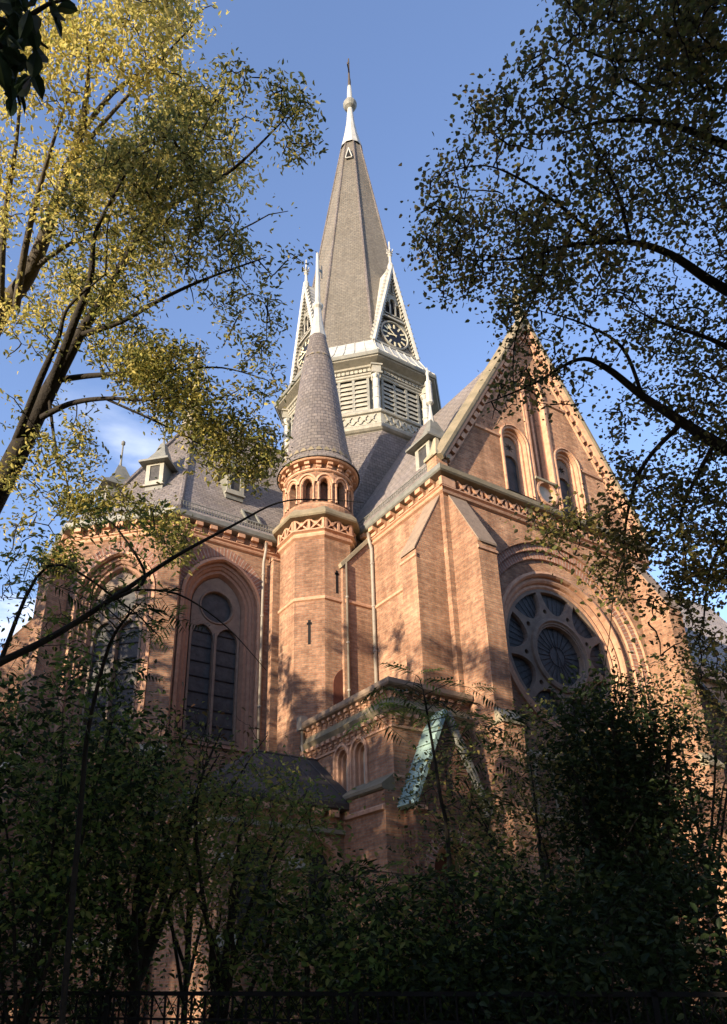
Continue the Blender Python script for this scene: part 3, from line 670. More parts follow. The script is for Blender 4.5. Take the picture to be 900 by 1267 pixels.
# roof light
b = MB(); nrm = Vector((0, -(RIDGE-21.55), 3.85)).normalized()
def RC_(x, y, h): 
    z = 18.82+0; 
    pr = PR; r_ = y-7.55
    for (a, za), (b_, zb) in zip(pr, pr[1:]):
        if a <= r_ <= b_: z = za+(zb-za)*(r_-a)/(b_-a)
    return Vector((x, y, z))+nrm*h
for (x0_, x1_, y0_, y1_) in ((-3.72, -3.64, 8.3, 8.95), (-3.08, -3.0, 8.3, 8.95), (-3.64, -3.08, 8.3, 8.38), (-3.64, -3.08, 8.87, 8.95)):
    lo = [RC_(x0_, y0_, .0), RC_(x1_, y0_, .0), RC_(x1_, y1_, .0), RC_(x0_, y1_, .0)]; hi = [p+nrm*.12 for p in lo]
    b.poly(hi)
    for q in range(4): b.poly([lo[q], lo[(q+1) % 4], hi[(q+1) % 4], hi[q]])
o = b.build('roof_light', M['lead'], church); g = MB(); g.poly([RC_(-3.64, 8.38, .05), RC_(-3.08, 8.38, .05), RC_(-3.08, 8.87, .05), RC_(-3.64, 8.87, .05)]); g.build('pane', M['glass'], o)
# ---- stair turret
TX, TY, TR = -1.24, 6.45, 1.45
def oct_pts(cx, cy, ap, z): return [Vector((cx+ap/math.cos(PI/8)*math.cos(PI/8+k*PI/4), cy+ap/math.cos(PI/8)*math.sin(PI/8+k*PI/4), z)) for k in range(8)]
WX, WY, TS = 5.76, 13.2, .945
def oct_prof(mb, cx, cy, prof):
    if cx == WX: prof = [(r_*TS, z) for r_, z in prof]
    rings = [oct_pts(cx, cy, r_, z) for r_, z in prof]
    for A_, B_ in zip(rings, rings[1:]):
        for k in range(8):
            if (A_[k]-A_[(k+1) % 8]).length < 1e-4: mb.poly([A_[k], B_[(k+1) % 8], B_[k]])
            elif (B_[k]-B_[(k+1) % 8]).length < 1e-4: mb.poly([A_[k], A_[(k+1) % 8], B_[k]])
            else: mb.poly([A_[k], A_[(k+1) % 8], B_[(k+1) % 8], B_[k]])
def oct_frames(cx, cy, ap):
    if cx == WX: ap = ap*TS
    out = []
    for k in range(8):
        a = k*PI/4; d = Vector((math.cos(a), math.sin(a), 0)); s_ = Vector((-math.sin(a), math.cos(a), 0))
        out.append(Fr((cx+d.x*ap, cy+d.y*ap, 0), s_, d))      # s measured from the facet centre
    return out
b = MB(); oct_prof(b, TX, TY, [(TR, 0), (TR, 18.62)]); tur = b.build('stair_turret', M['brick'], church, label='octagonal stair turret with round arcaded top and slate cone')
b = MB(); oct_prof(b, TX, TY, [(TR, 15.0), (TR+.06, 15.04), (TR+.06, 15.12), (TR, 15.2)]); oct_prof(b, TX, TY, [(TR, 17.75), (TR+.1, 17.82), (TR+.12, 17.9), (TR+.05, 17.95), (TR+.05, 18.02), (TR+.16, 18.08), (TR+.14, 18.14), (TR, 18.16)]); b.build('string_course', M['mould'], tur)
b = MB(); oct_prof(b, TX, TY, [(TR, 18.58), (TR+.30, 18.66), (TR+.34, 18.72), (TR+.32, 18.86), (TR+.05, 19.2), (TR-.1, 19.35)]); b.build('stone_ledge', M['moss'], tur)
b = MB()
for fr in oct_frames(TX, TY, TR):
    for q in (-.30, .30): inst('frieze_cross', CROSS, fr.mat(q, .12, 18.37), tur)
    for q in (-.58, 0, .58): b.box(fr, q-.05, q+.05, 0, .13, 18.14, 18.6)
b.build('frieze_blocks', M['mould'], tur)
# slit windows
fo = oct_frames(TX, TY, TR)
for fr, s0, z0, z1 in ((fo[6], -.04, 15.4, 16.4), (fo[5], .0, 13.2, 14.2)):
    b = MB(); b.box(fr, s0-.055, s0+.055, .001, .006, z0, z1); b.box(fr, s0-.10, s0+.10, .001, .006, z1-.2, z1-.1); b.build('slit_window', M['dark'], tur)
# round drum
NA = 12
b = MB(); b.lathe(TX, TY, [(1.62, 19.0), (1.62, 19.28), (1.56, 19.36), (1.46, 19.40), (1.40, 19.52)], 36, rref=1.5)
b.build('drum_base', M['brick'], tur)
b = MB(); rD = 1.42
# arcade: wall pieces between openings built as curved plates
def cyl(a, r_, z): return Vector((TX+r_*math.cos(a), TY+r_*math.sin(a), z))
half = PI/NA
zA0, zAs, zTop = 19.55, 20.45, 21.45
wop = .20/rD
for k in range(NA):
    c0 = 2*PI*(k+.35)/NA
    outline = [(-half*rD, zA0-.1), (half*rD, zA0-.1), (half*rD, zTop), (-half*rD, zTop)]
    hole = arch(0, zA0, zAs, .20, .24, 0, 6, 0)
    flat = outline+hole
    # finer outline for curvature
    out2 = []
    for i in range(4):
        p, q = outline[i], outline[(i+1) % 4]
        for t in range(4): out2.append((p[0]+(q[0]-p[0])*t/4, p[1]+(q[1]-p[1])*t/4))
    flat = out2+hole
    for t in tessellate_polygon([[Vector((a, z, 0)) for a, z in out2], [Vector((a, z, 0)) for a, z in hole]]):
        b.poly([cyl(c0+flat[i][0]/rD, rD, flat[i][1]) for i in t], [(c0*rD+flat[i][0], flat[i][1]) for i in t])
    for i in range(len(hole)):
        p, q = hole[i], hole[(i+1) % len(hole)]
        b.poly([cyl(c0+p[0]/rD, rD, p[1]), cyl(c0+q[0]/rD, rD, q[1]), cyl(c0+q[0]/rD, rD-.28, q[1]), cyl(c0+p[0]/rD, rD-.28, p[1])])
drum = b.build('drum', M['brick'], tur)
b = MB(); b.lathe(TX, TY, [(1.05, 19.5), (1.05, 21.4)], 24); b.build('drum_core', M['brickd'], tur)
HOOD = MB(); hd = [(p, .0) for p in ()]
for k in range(NA):
    c0 = 2*PI*(k+.35)/NA; b = MB()
    def hp_(o): return arch(0, zA0, zAs, .20, .24, o, 6, 0)[1:-1]
    rings = [(-.20, 0.0), (-.20, .09), (-.12, .10), (-.10, .03), (-.04, .03), (0.0, -.02)]
    for (o1, d1), (o2, d2) in zip(rings, rings[1:]):
        A_, B_ = hp_(o1), hp_(o2)
        for i in range(len(A_)-1):
            b.poly([cyl(c0+A_[i][0]/rD, rD+d1, A_[i][1]), cyl(c0+A_[i+1][0]/rD, rD+d1, A_[i+1][1]), cyl(c0+B_[i+1][0]/rD, rD+d2, B_[i+1][1]), cyl(c0+B_[i][0]/rD, rD+d2, B_[i][1])])
    # colonnette beside each opening
    for sg in (-1, 1):
        pc = cyl(c0+sg*.27/rD, rD+.02, 0); b.lathe(pc.x, pc.y, [(.06, 19.55), (.06, 19.65), (.035, 19.7), (.035, 20.3), (.06, 20.36), (.07, 20.44)], 6)
    b.build('arch_moulding', M['mould'], drum)
b = MB(); b.lathe(TX, TY, [(1.42, 21.02), (1.48, 21.06), (1.48, 21.12), (1.43, 21.14)], 36); b.lathe(TX, TY, [(1.42, 21.40), (1.70, 21.44), (1.74, 21.48), (1.74, 21.56), (1.68, 21.6)], 36); b.build('drum_cornice', M['mould'], tur)
for k in range(20): inst('corbel', CORBEL, Matrix.Translation((TX, TY, 21.42)) @ Matrix.Rotation(k*2*PI/20+.1, 4, 'Z') @ Matrix.Translation((0, 1.41, 0)) @ Matrix.Scale(.72, 4), tur)
b = MB(); b.lathe(TX, TY, [(1.80, 21.52), (1.80, 21.60), (1.62, 21.85), (1.50, 22.2), (1.36, 22.9), (1.20, 24.0), (1.02, 25.5), (.85, 26.9), (.68, 28.2), (.52, 29.0), (.38, 29.75)], 40, rref=1.5)
b.build('cone_roof', M['slate'], tur, smooth=True)
b = MB(); 
for k in range(30):
    a = 2*PI*k/30; 
    for zz, r_, q_ in ((21.98, 1.60, 1.0), (28.15, .72, .5)):
        if zz > 25 and k % 2: continue
        n_ = 30 if zz < 25 else 15; da = PI/n_*.92
        b.poly([cyl(a-da, r_+.02, zz), cyl(a+da, r_+.02, zz), cyl(a+da*.2, r_-.03, zz+.2*q_), cyl(a-da*.2, r_-.03, zz+.2*q_)])
b.build('pale_slate_band', M['moss'], tur)
b = MB(); b.lathe(TX, TY, [(.42, 29.7), (.40, 29.85), (.28, 30.5), (.20, 31.2), (.17, 31.6), (.27, 31.72), (.28, 31.85), (.14, 31.95), (.12, 33.0), (.085, 34.6), (.07, 35.5), (0, 35.55)], 10)
fi = b.build('turret_finial', M['white'], tur, smooth=True)
b = MB(); b.box(Fr((TX, TY, 0), (.9, .3, 0), (-.3, .9, 0)), .05, .38, -.01, .01, 34.35, 34.55); b.box(Fr((TX, TY, 0), (.9, .3, 0), (-.3, .9, 0)), .3, .36, -.01, .01, 34.0, 34.9); b.build('weather_vane', M['greyt'], tur)
# lean-to wall between turret and transept
b = MB(); fL = Fr((0, 4.86, 0), (1, 0, 0), (0, -1, 0))
b.prism(fL, [(-1.1, 6.0), (.35, 6.0), (.35, 18.2), (.15, 18.0), (-1.1, 16.55)], -1.5, 0); b.build('lean_to_wall', M['brick'], church)
b = MB(); b.prism(fL, [(-1.16, 16.52), (.30, 18.2), (.22, 18.33), (-1.22, 16.67)], -1.5, .06); b.build('coping', M['stone'], church)
b = MB(); b.prof(fL, [(0, 15.0), (.0601, 15.04), (.06, 15.12), (0, 15.2)], -1.0, .3); b.build('string_course', M['mould'], church)
# old door high on the turret above the side porch
b = MB(); b.prism(fo[6], arch(.15, 9.6, 11.6, .42, .8, 0, 5, 0), .0, .03); b.build('attic_door', M['wood'], church)
# ---- side porch with twin windows and the gabled doorway
fP = Fr((-2.5, 5.4, 0), (0, -1, 0), (-1, 0, 0)); fPf = Fr((-2.5, .2, 0), (1, 0, 0), (0, -1, 0))
PW = 5.2
tw_ = [arch(PW+.2-2.90, 6.95, 8.2, .28, .33, 0, 6, 0), arch(PW+.2-1.92, 6.95, 8.2, .28, .33, 0, 6, 0)]
b = MB(); b.holed(fP, [(0, 0), (PW, 0), (PW, 10), (0, 10)], tw_, 0)
dr = arch(1.5, 0, 4.55, 1.0, 1.15, 0, 8, 0)
b.holed(fPf, [(0, 0), (3.2, 0), (3.2, 10), (0, 10)], [dr], 0)
por = b.build('side_porch', M['brick'], church, label='flat-roofed brick side porch with twin windows')
b = MB(); b.box(WORLD, -2.45, .35, .25, 5.4, 9.6, 9.7); b.build('porch_roof', M['lead'], por)
for k, cs in enumerate((PW+.2-2.90, PW+.2-1.92)):
    B_ = lambda o: arch(cs, 6.95, 8.2, .28, .33, o, 6, 0)
    f = MB(); f.ring(fP, [(B_(-.2), 0), (B_(-.2), .08), (B_(-.1), .09), (B_(-.08), .02), (B_(0), .0), (B_(0), -.12), (B_(.07), -.14), (B_(.08), -.28)]); f = f.build('twin_window', M['mould'], por)
for k, cs in enumerate((PW+.2-2.90, PW+.2-1.92)):
    g = MB(); g.holed(fP, arch(cs, 6.95, 8.2, .28, .33, 0, 6, 0), [], -.26); g.build('window_panel', M['plaster'], por)
for fr, a0, a1, m0, m1 in ((fP, .0, PW, 0, 1), (fPf, 0, 3.0, 1, 0)):
    b = MB(); b.prof(fr, [(0, 9.72), (.22, 9.8), (.26, 9.86), (.26, 10.0), (.1, 10.06), (-.3, 10.1)], a0, a1, True, m0, m1); b.build('parapet_coping', M['weather'], por)
    b = MB(); b.prof(fr, [(0, 9.0), (.08, 9.02), (.2, 9.2), (.14, 9.26), (0, 9.5)], a0, a1, True, m0, m1); b.build('stone_weathering', M['moss'], por)
    b = MB(); b.prof(fr, [(0, 8.55), (.05, 8.57), (.05, 8.63), (0, 8.66)], a0, a1, True, m0, m1); b.prof(fr, [(0, 7.05), (.05, 7.07), (.05, 7.13), (0, 7.16)], a0+(2.9 if fr is fP else 0), a1, True, m0, m1); b.build('string_course', M['mould'], por)
    n = int((a1-a0)/.34)
    for k in range(n):
        inst('parapet_corbel', CORBEL, fr.mat(a0+.17+k*.34, 0, 9.75) @ Matrix.Scale(.52, 4), por)
        inst('corbel', CORBEL, fr.mat(a0+.17+k*.34, 0, 9.0) @ Matrix.Scale(.62, 4), por)
b = MB(); b.prof(fP, [(.0, 7.2), (.45, 6.85), (.45, 6.75), (.40, 6.7), (0, 6.65)], 3.0, PW, True, 0, 0); b.build('porch_offset', M['moss'], por)
b = MB(); b.box(fP, 3.0, PW, 0, .36, 0, 6.68); b.build('porch_base', M['brick'], por)
b = MB(); b.prof(fP, [(.36, 6.1), (.44, 6.14), (.44, 6.24), (.36, 6.3)], 3.0, PW, True, 0, 0); b.build('string_course', M['mould'], por)
# doorway gable
gx = 1.52; fG = Fr((-2.5, -.35, 0), (1, 0, 0), (0, -1, 0))
b = MB(); D1 = arch(gx, 0, 4.5, .72, .85, 0, 8, 0)
b.holed(fG, [(gx-1.25, 0), (gx+1.25, 0), (gx+1.25, 6.3), (gx, 9.0), (gx-1.25, 6.3)], [D1], 0)
for (a, z, a2, z2) in ((gx-1.25, 0, gx-1.25, 6.3), (gx+1.25, 0, gx+1.25, 6.3), (gx-1.25, 6.3, gx, 9.0), (gx+1.25, 6.3, gx, 9.0)):
    b.poly([fG.w(a, 0, z), fG.w(a2, 0, z2), fG.w(a2, -.55, z2), fG.w(a, -.55, z)])
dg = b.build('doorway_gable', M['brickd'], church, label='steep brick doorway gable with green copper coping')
b = MB(); b.ring(fG, [(arch(gx, 0, 4.5, .72, .85, -.36, 8, 0)[1:-1], .015), (arch(gx, 0, 4.5, .72, .85, -.02, 8, 0)[1:-1], .015)], closed=False, radial=True); b.build('arch_brickwork', M['vouss'], dg)
b = MB(); Dd = lambda o: arch(gx, 0, 4.5, .72, .85, o, 8, 0); b.ring(fG, [(Dd(0), 0), (Dd(0), -.2), (Dd(.12), -.2), (Dd(.14), -.4), (Dd(.24), -.4), (Dd(.24), -.54)]); b.build('doorway_jamb', M['mould'], dg)
b = MB(); b.holed(fG, Dd(.2), [], -.53); b.build('door', M['wood'], dg)
for sg, mm in ((-1, 'copper'), (1, 'greyt')):
    b = MB(); u = Vector((1.42, 3.05)).normalized() if True else None
    p0 = Vector((gx+sg*1.34, 6.15)); p1 = Vector((gx+sg*.0, 9.08)); n2 = Vector((sg*(p1.y-p0.y), sg*-1*(p1.x-p0.x)*1)).normalized()
    n2 = Vector((sg*abs(p1.y-p0.y), abs(p1.x-p0.x))).normalized()
    for A_, B_ in (((.18, .0), (.18, .13)), ((.18, .13), (-.58, .16)), ((.18, .0), (.0, -.05)), ((-.58, .16), (-.58, 0))):
        b.poly([fG.w(p0.x+n2.x*A_[1], A_[0], p0.y+n2.y*A_[1]), fG.w(p1.x+n2.x*A_[1], A_[0], p1.y+n2.y*A_[1]), fG.w(p1.x+n2.x*B_[1], B_[0], p1.y+n2.y*B_[1]), fG.w(p0.x+n2.x*B_[1], B_[0], p0.y+n2.y*B_[1])])
    b.poly([fG.w(p0.x+n2.x*h, d, p0.y+n2.y*h) for d, h in ((.18, 0), (.18, .16), (-.58, .16), (-.58, 0))])
    L_ = (p1-p0).length
    for t in (.08, .26, .44, .62, .80):
        q = p0.lerp(p1, t); q2 = p0.lerp(p1, t+.012)
        for (d0_, d1_) in ((.20, -.58),):
            for h in (.16, .195): pass
            b.poly([fG.w(q.x+n2.x*.19, d0_, q.y+n2.y*.19), fG.w(q2.x+n2.x*.19, d0_, q2.y+n2.y*.19), fG.w(q2.x+n2.x*.19, d1_, q2.y+n2.y*.19), fG.w(q.x+n2.x*.19, d1_, q.y+n2.y*.19)])
            b.poly([fG.w(q.x+n2.x*.10, d0_, q.y+n2.y*.10), fG.w(q.x+n2.x*.19, d0_, q.y+n2.y*.19), fG.w(q.x+n2.x*.19, d1_, q.y+n2.y*.19), fG.w(q.x+n2.x*.10, d1_, q.y+n2.y*.10)])
            b.poly([fG.w(q2.x+n2.x*.10, d0_, q2.y+n2.y*.10), fG.w(q2.x+n2.x*.19, d0_, q2.y+n2.y*.19), fG.w(q2.x+n2.x*.19, d1_, q2.y+n2.y*.19), fG.w(q2.x+n2.x*.10, d1_, q2.y+n2.y*.10)])
    b.build('copper_coping' if sg < 0 else 'sheet_metal_coping', M[mm], dg)
b = MB(); b.prof(fG, [(0, 6.05), (.1, 6.1), (.1, 6.2), (0, 6.25)], gx-1.3, gx-.9); b.build('string_course', M['mould'], dg); b = MB(); b.box(fG, gx-.11, gx+.11, .003, .01, 6.6, 7.3); b.build('gable_slit', M['dark'], dg)
# rainwater hopper and pipe in the corner of porch and turret
b = MB(); b.box(fP, .02, .32, .03, .30, 9.75, 10.25); b.build('rainwater_hopper', M['pipe'], por)
pipe([(-2.66, 5.22, 9.8), (-2.66, 5.22, 9.2), (-2.60, 5.22, 8.9), (-2.60, 5.22, 3)], .06)
pipe([(-2.58, 2.18, 6.5), (-2.62, 2.2, 6.1), (-2.62, 2.22, 0.2)], .05)
# ---- low annex with hipped lead roof
fA = Fr((-7.0, 2.34, 0), (1, 0, 0), (0, -1, 0)); fAL = Fr((-7.0, 7.9, 0), (0, -1, 0), (-1, 0, 0))
b = MB(); aw = [arch(3.25, 2.6, 4.75, .62, .72, 0, 6, 0), arch(1.3, 2.6, 4.75, .62, .72, 0, 6, 0)]
b.holed(fA, [(0, 0), (4.5, 0), (4.5, 6.5), (0, 6.5)], aw, 0); b.holed(fAL, [(0, 0), (5.56, 0), (5.56, 6.5), (0, 6.5)], [], 0)
an = b.build('annex', M['brick'], church, label='low brick annex with hipped sheet-metal roof')
for q in (3.25, 1.3):
    B_ = lambda o: arch(q, 2.6, 4.75, .62, .72, o, 6, 0)
    f = MB(); f.ring(fA, [(B_(-.2), 0), (B_(-.2), .07), (B_(-.06), .07), (B_(0), .0), (B_(0), -.15), (B_(.1), -.15), (B_(.12), -.32)]); f = f.build('window_frame', M['mould'], church)
    g = MB(); g.holed(fA, B_(.1), [], -.3); g.build('glass', M['glass'], f)
for fr, a0, a1, m0, m1 in ((fA, 0, 4.5, 1, 0), (fAL, 0, 5.56, 0, 1)):
    b = MB(); b.prof(fr, [(0, 6.36), (.26, 6.4), (.32, 6.44), (.32, 6.6), (.24, 6.7)], a0, a1, True, m0, m1); b.build('annex_gutter', M['tin'], an)
    b = MB(); b.prof(fr, [(0, 5.7), (.1, 5.74), (.1, 5.84), (0, 5.92)], a0, a1, True, m0, m1); b.build('string_course', M['stone'], an)
    n = int((a1-a0)/.56)
    for k in range(n): inst('corbel', CORBEL, fr.mat(a0+.3+k*.56, 0, 6.36), an)
b = MB(); E0 = Vector((-7.28, 2.06, 6.66)); 
A0 = (-7.28, 2.06, 6.66); A1 = (-2.5, 2.06, 6.66); A2 = (-7.28, 8.0, 6.66)
r0 = (-4.9, 4.5, 8.55); r1 = (-2.5, 4.5, 8.55); r2 = (-4.9, 8.0, 8.55); r3 = (-2.5, 8, 8.55)
b.poly([A0, A1, r1, r0]); b.poly([A0, r0, r2, A2]); b.poly([r0, r1, r3, r2]); b.build('annex_roof', M['tin'], an)
b = MB(); b.tube([A0, r0], .06, 6); b.tube([r0, r1], .05, 6)
for k in range(1, 8):
    x = -7.28+k*.62; t = min(1, (x+7.28)/2.38) if x < -4.9 else 1
    b.tube([(x, 2.06, 6.68), (x, 2.06+2.44*t, 6.68+1.89*t)], .025, 4)
b.build('roof_rolls', M['tin'], an)
# annex buttresses (stone offsets near the ground)
for x in (.05, 2.2):
    fb = MB(); fb.box(fA, x, x+.55, 0, .55, 0, 2.4); fb.box(fA, x, x+.55, 0, .3, 2.4, 4.6); fb.build('annex_buttress', M['brick'], an)
    fb = MB(); fb.prof(fA, [(.25, 2.95), (.62, 2.5), (.62, 2.4), (0.25, 2.4)], x-.04, x+.59); fb.prof(fA, [(0, 5.0), (.36, 4.65), (.36, 4.58), (0, 4.58)], x-.04, x+.59); fb.build('offset_stone', M['stone'], an)
# ---- nave and low roof right of the transept
b = MB(); b.box(WORLD, 11.36, 37, 7.5, 7.95, 18.1, 18.8); b.build('nave_cornice', M['mould'], church)
b = MB(); fN = Fr((11.35, 7.9, 0), (1, 0, 0), (0, -1, 0)); b.holed(fN, [(0, 0), (26, 0), (26, 18.8), (0, 18.8)], [], 0); b.build('nave_wall', M['brick'], church)
b = MB(); strip((11.2, 7.55, 0), (38, 7.55, 0), (0, 1, 0), (0, 1, 0), PRt, b); strip((11.2, 19.25, 0), (38, 19.25, 0), (0, -1, 0), (0, -1, 0), PRt, b); b.build('nave_roof', M['slate'], church)
b = MB(); fQ = Fr((11.36, 2.0, 0), (1, 0, 0), (0, -1, 0)); b.prism(fQ, [(0, 0), (6.5, 0), (6.5, 12.3), (0, 16.9)], -6, 0); b.build('stair_wing', M['brickd'], church)
b = MB(); b.prism(fQ, [(0, 16.85), (6.9, 11.95), (6.9, 12.1), (0, 17.1)], -6, .35); b.build('stair_wing_roof', M['slate'], church)
b = MB(); b.box(WORLD, 11.36, 36, 16, 19, 0, 18.7); b.build('nave_wall', M['brick'], church)
b = MB(); b.box(WORLD, -4.6, 11.3, 13, 18.9, 0, 18.7); b.build('choir_wall', M['brick'], church)
# ---- crossing tower
WX, WY = 5.76, 13.2
b = MB()
O5 = oct_pts(WX, WY, 5.12*TS, 27.65)   # k=0 at 22.5 deg ...
cnr = {(-1, -1): (0, 7.55), (1, -1): (11.7, 7.55), (1, 1): (11.7, 19.25), (-1, 1): (0, 19.25)}
quad = [(1, 1), (-1, 1), (-1, -1), (1, -1)]
for q in range(4):
    c_ = Vector((*cnr[quad[q]], 18.6)); A_ = O5[2*q]; B_ = O5[2*q+1]; b.poly([A_, B_, c_])
    D_ = O5[(2*q+2) % 8]; c2 = Vector((*cnr[quad[(q+1) % 4]], 18.6)); b.poly([B_, D_, c2, c_])
b.build('tower_skirt_roof', M['slate'], church)
twr = MB(); oct_prof(twr, WX, WY, [(5.10, 27.5), (5.10, 27.68), (5.22, 27.72), (5.34, 27.80), (5.38, 27.95), (5.30, 28.02), (5.14, 28.10), (5.02, 28.22)])
tw0 = twr.build('tower_cornice', M['cream'], church)
b = MB(); oct_prof(b, WX, WY, [(4.98, 28.2), (4.98, 28.95)]); oct_prof(b, WX, WY, [(4.99, 28.95), (5.10, 28.98), (5.14, 29.06), (5.10, 29.14), (4.9, 29.34), (4.4, 29.42)]); oct_prof(b, WX, WY, [(4.99, 28.2), (5.05, 28.24), (5.05, 28.3), (4.99, 28.32)]); b.build('parapet', M['cream'], tw0)
mbx = MB()
for sgn in (1, -1):
    P = [(-.20*sgn-.04, -.27), (-.20*sgn+.04, -.27), (.20*sgn+.04, .27), (.20*sgn-.04, .27)]
    mbx.prism(WORLD, P, 0, .06+.004*sgn)
mbx.prism(WORLD, circ(0, 0, .11, 8), 0, .09)
PX = mbx.mesh('parapet_cross', M['cream'])
b = MB()
for k, fr in enumerate(oct_frames(WX, WY, 4.98)):
    if k in (0, 1, 2): continue
    hl = 4.98*k8*TS
    for j in range(8): inst('parapet_cross', PX, fr.mat(-hl+.25+(2*hl-.5)*(j+.5)/8, .0, 28.63), tw0)
# belfry
BR = 4.25
b = MB(); oct_prof(b, WX, WY, [(BR-.25, 29.3), (BR-.25, 32.9)]); bel = b.build('belfry', M['greyt'], church, label='octagonal louvred belfry')
b = MB(); oct_prof(b, WX, WY, [(BR, 32.06), (BR+.05, 32.1), (BR+.05, 32.2), (BR+.12, 32.24), (BR+.14, 32.32), (BR+.02, 32.36), (BR+.02, 32.64), (BR+.2, 32.7), (BR+.25, 32.78), (BR+.7, 32.93), (BR+.76, 33.0)]); b.build('entablature', M['cream'], bel)
b = MB(); oct_prof(b, WX, WY, [(BR+.70, 32.96), (BR+.82, 33.0), (BR+.86, 33.1), (BR+.86, 33.22), (BR+.80, 33.26)]); b.build('eave_gutter', M['lead'], bel)
b = MB(); oct_prof(b, WX, WY, [(BR+.82, 33.25), (BR+.35, 33.85), (4.05, 34.95), (3.95, 35.1)]); sk = b.build('eave_roof', M['white'], bel)
b = MB()
for k, fr in enumerate(oct_frames(WX, WY, 0)):
    if k in (0, 1, 2): continue
    for j in range(-3, 4):
        t0, t1 = 5.05*k8*TS, 4.0*k8*TS
        b.tube([fr.w(j/3.001*t0*.98, 5.08*TS, 33.27), fr.w(j/3.001*t0*.90, 4.61*TS, 33.88), fr.w(j/3.001*t1*.98, 4.07*TS, 34.97)], .028, 4)
b.build('standing_seams', M['white'], bel)
LOUV = MB(); LOUV.poly([(-.39, .05, -.14), (.39, .05, -.14), (.39, -.05, .13), (-.39, -.05, .13)]); LOUV.poly([(-.39, .05, -.165), (.39, .05, -.165), (.39, .05, -.14), (-.39, .05, -.14)]); LOUV.poly([(-.39, .05, -.165), (.39, .05, -.165), (.39, -.07, .11), (-.39, -.07, .11)])
LOUV = LOUV.mesh('louvre', M['cream'])
DENT = MB(); DENT.box(WORLD, -.09, .09, 0, .12, -.1, .1); DENT = DENT.mesh('dentil', M['cream'])
for k, fr in enumerate(oct_frames(WX, WY, BR)):
    if k in (0, 1, 2): continue
    hl = BR*k8*TS
    f = MB(); inner = []
    nb = 3; wb = (2*hl-.90)/nb
    for j in range(nb+1):
        a = -hl+.45+j*wb; f.box(fr, a-.075, a+.075, -.25, .0, 29.35, 32.08)
    f.box(fr, -hl+.22, hl-.22, -.25, -.004, 29.35, 29.55)
    f.build('mullions', M['greyt'], bel)
    for j in range(nb):
        a = -hl+.45+(j+.5)*wb
        for q in range(8): inst('louvre', LOUV, fr.mat(a, -.03, 29.72+q*.305), bel)
    for j in range(12): inst('dentil', DENT, fr.mat(-hl+.2+(2*hl-.4)*(j+.5)/12, .02, 32.51), bel)
for k in (2, 3, 4, 5, 6, 7):
    a = PI/8+k*PI/4; rr = (BR+.06)*TS/math.cos(PI/8); x, y = WX+rr*math.cos(a), WY+rr*math.sin(a)
    b = MB(); b.lathe(x, y, [(.32, 29.35), (.32, 29.5), (.26, 29.6), (.24, 29.7), (.19, 29.8), (.19, 30.4), (.23, 30.44), (.23, 30.5), (.19, 30.54), (.19, 31.1), (.22, 31.14), (.22, 31.2), (.18, 31.24), (.18, 31.78), (.22, 31.83), (.30, 32.05)], 12)
    o = b.build('corner_column', M['white'], bel, smooth=True)
    b = MB(); fr = Fr((x, y, 0), (-math.sin(a), math.cos(a), 0), (math.cos(a), math.sin(a), 0)); b.box(fr, -.31, .31, -.31, .31, 32.05, 32.15); b.box(fr, -.24, .24, -.26, .28, 32.15, 32.58); b.box(fr, -.32, .32, -.32, .34, 32.58, 32.68)
    for q in range(6): b.lathe(x+.24*math.cos(q*PI/3), y+.24*math.sin(q*PI/3), [(.02, 31.8), (.07, 31.9), (.05, 32.0)], 5)
    b.build('capital', M['cream'], o)
# spire
SPb = [(4.0, 35.0), (3.72, 36.6), (0.72, 57.7)]
b = MB(); oct_prof(b, WX, WY, SPb); spi = b.build('spire', M['slateg'], church, label='tall octagonal slated spire')
for k in range(8):
    a = PI/8+k*PI/4; b = MB(); b.tube([(WX+TS*r_/math.cos(PI/8)*math.cos(a), WY+TS*r_/math.cos(PI/8)*math.sin(a), z) for r_, z in SPb], [.10, .10, .07], 6); b.build('hip_roll', M['slate'], spi)
b = MB(); b.lathe(WX, WY, [(.84, 57.6), (.70, 58.3), (.5, 59.4), (.32, 60.8), (.22, 62.2), (.2, 62.5)], 12); b.build('spire_cap', M['white'], spi, smooth=True)
b = MB(); b.lathe(WX, WY, [(.18, 62.45), (.42, 62.65), (.53, 62.93), (.53, 63.07), (.42, 63.33), (.18, 63.55)], 16); b.build('spire_ball', M['greyt'], spi, smooth=True)
b = MB(); b.lathe(WX, WY, [(.22, 63.6), (.19, 64.5), (.15, 65.3)], 10); b.build('cross_stem', M['white'], spi, smooth=True)
b = MB(); fx = Fr((WX, WY, 0), (.66, .75, 0), (-.75, .66, 0)); b.lathe(WX, WY, [(.14, 65.2), (.08, 66.5), (.05, 68.6), (0, 68.8)], 8)
b.box(fx, -.62, .62, -.04, .04, 67.0, 67.12); b.box(fx, -.05, .05, -.05, .05, 66.4, 68.9)
for s_, z in ((-.62, 67.06), (.62, 67.06), (0, 68.3)): b.box(fx, s_-.12, s_+.12, -.05, .05, z-.12, z+.12)
b.tube([fx.w(.1, 0, 68.2), fx.w(.28, 0, 68.7), fx.w(.3, 0, 69.3)], .03, 5)
b.build('spire_cross', M['tin'], spi)
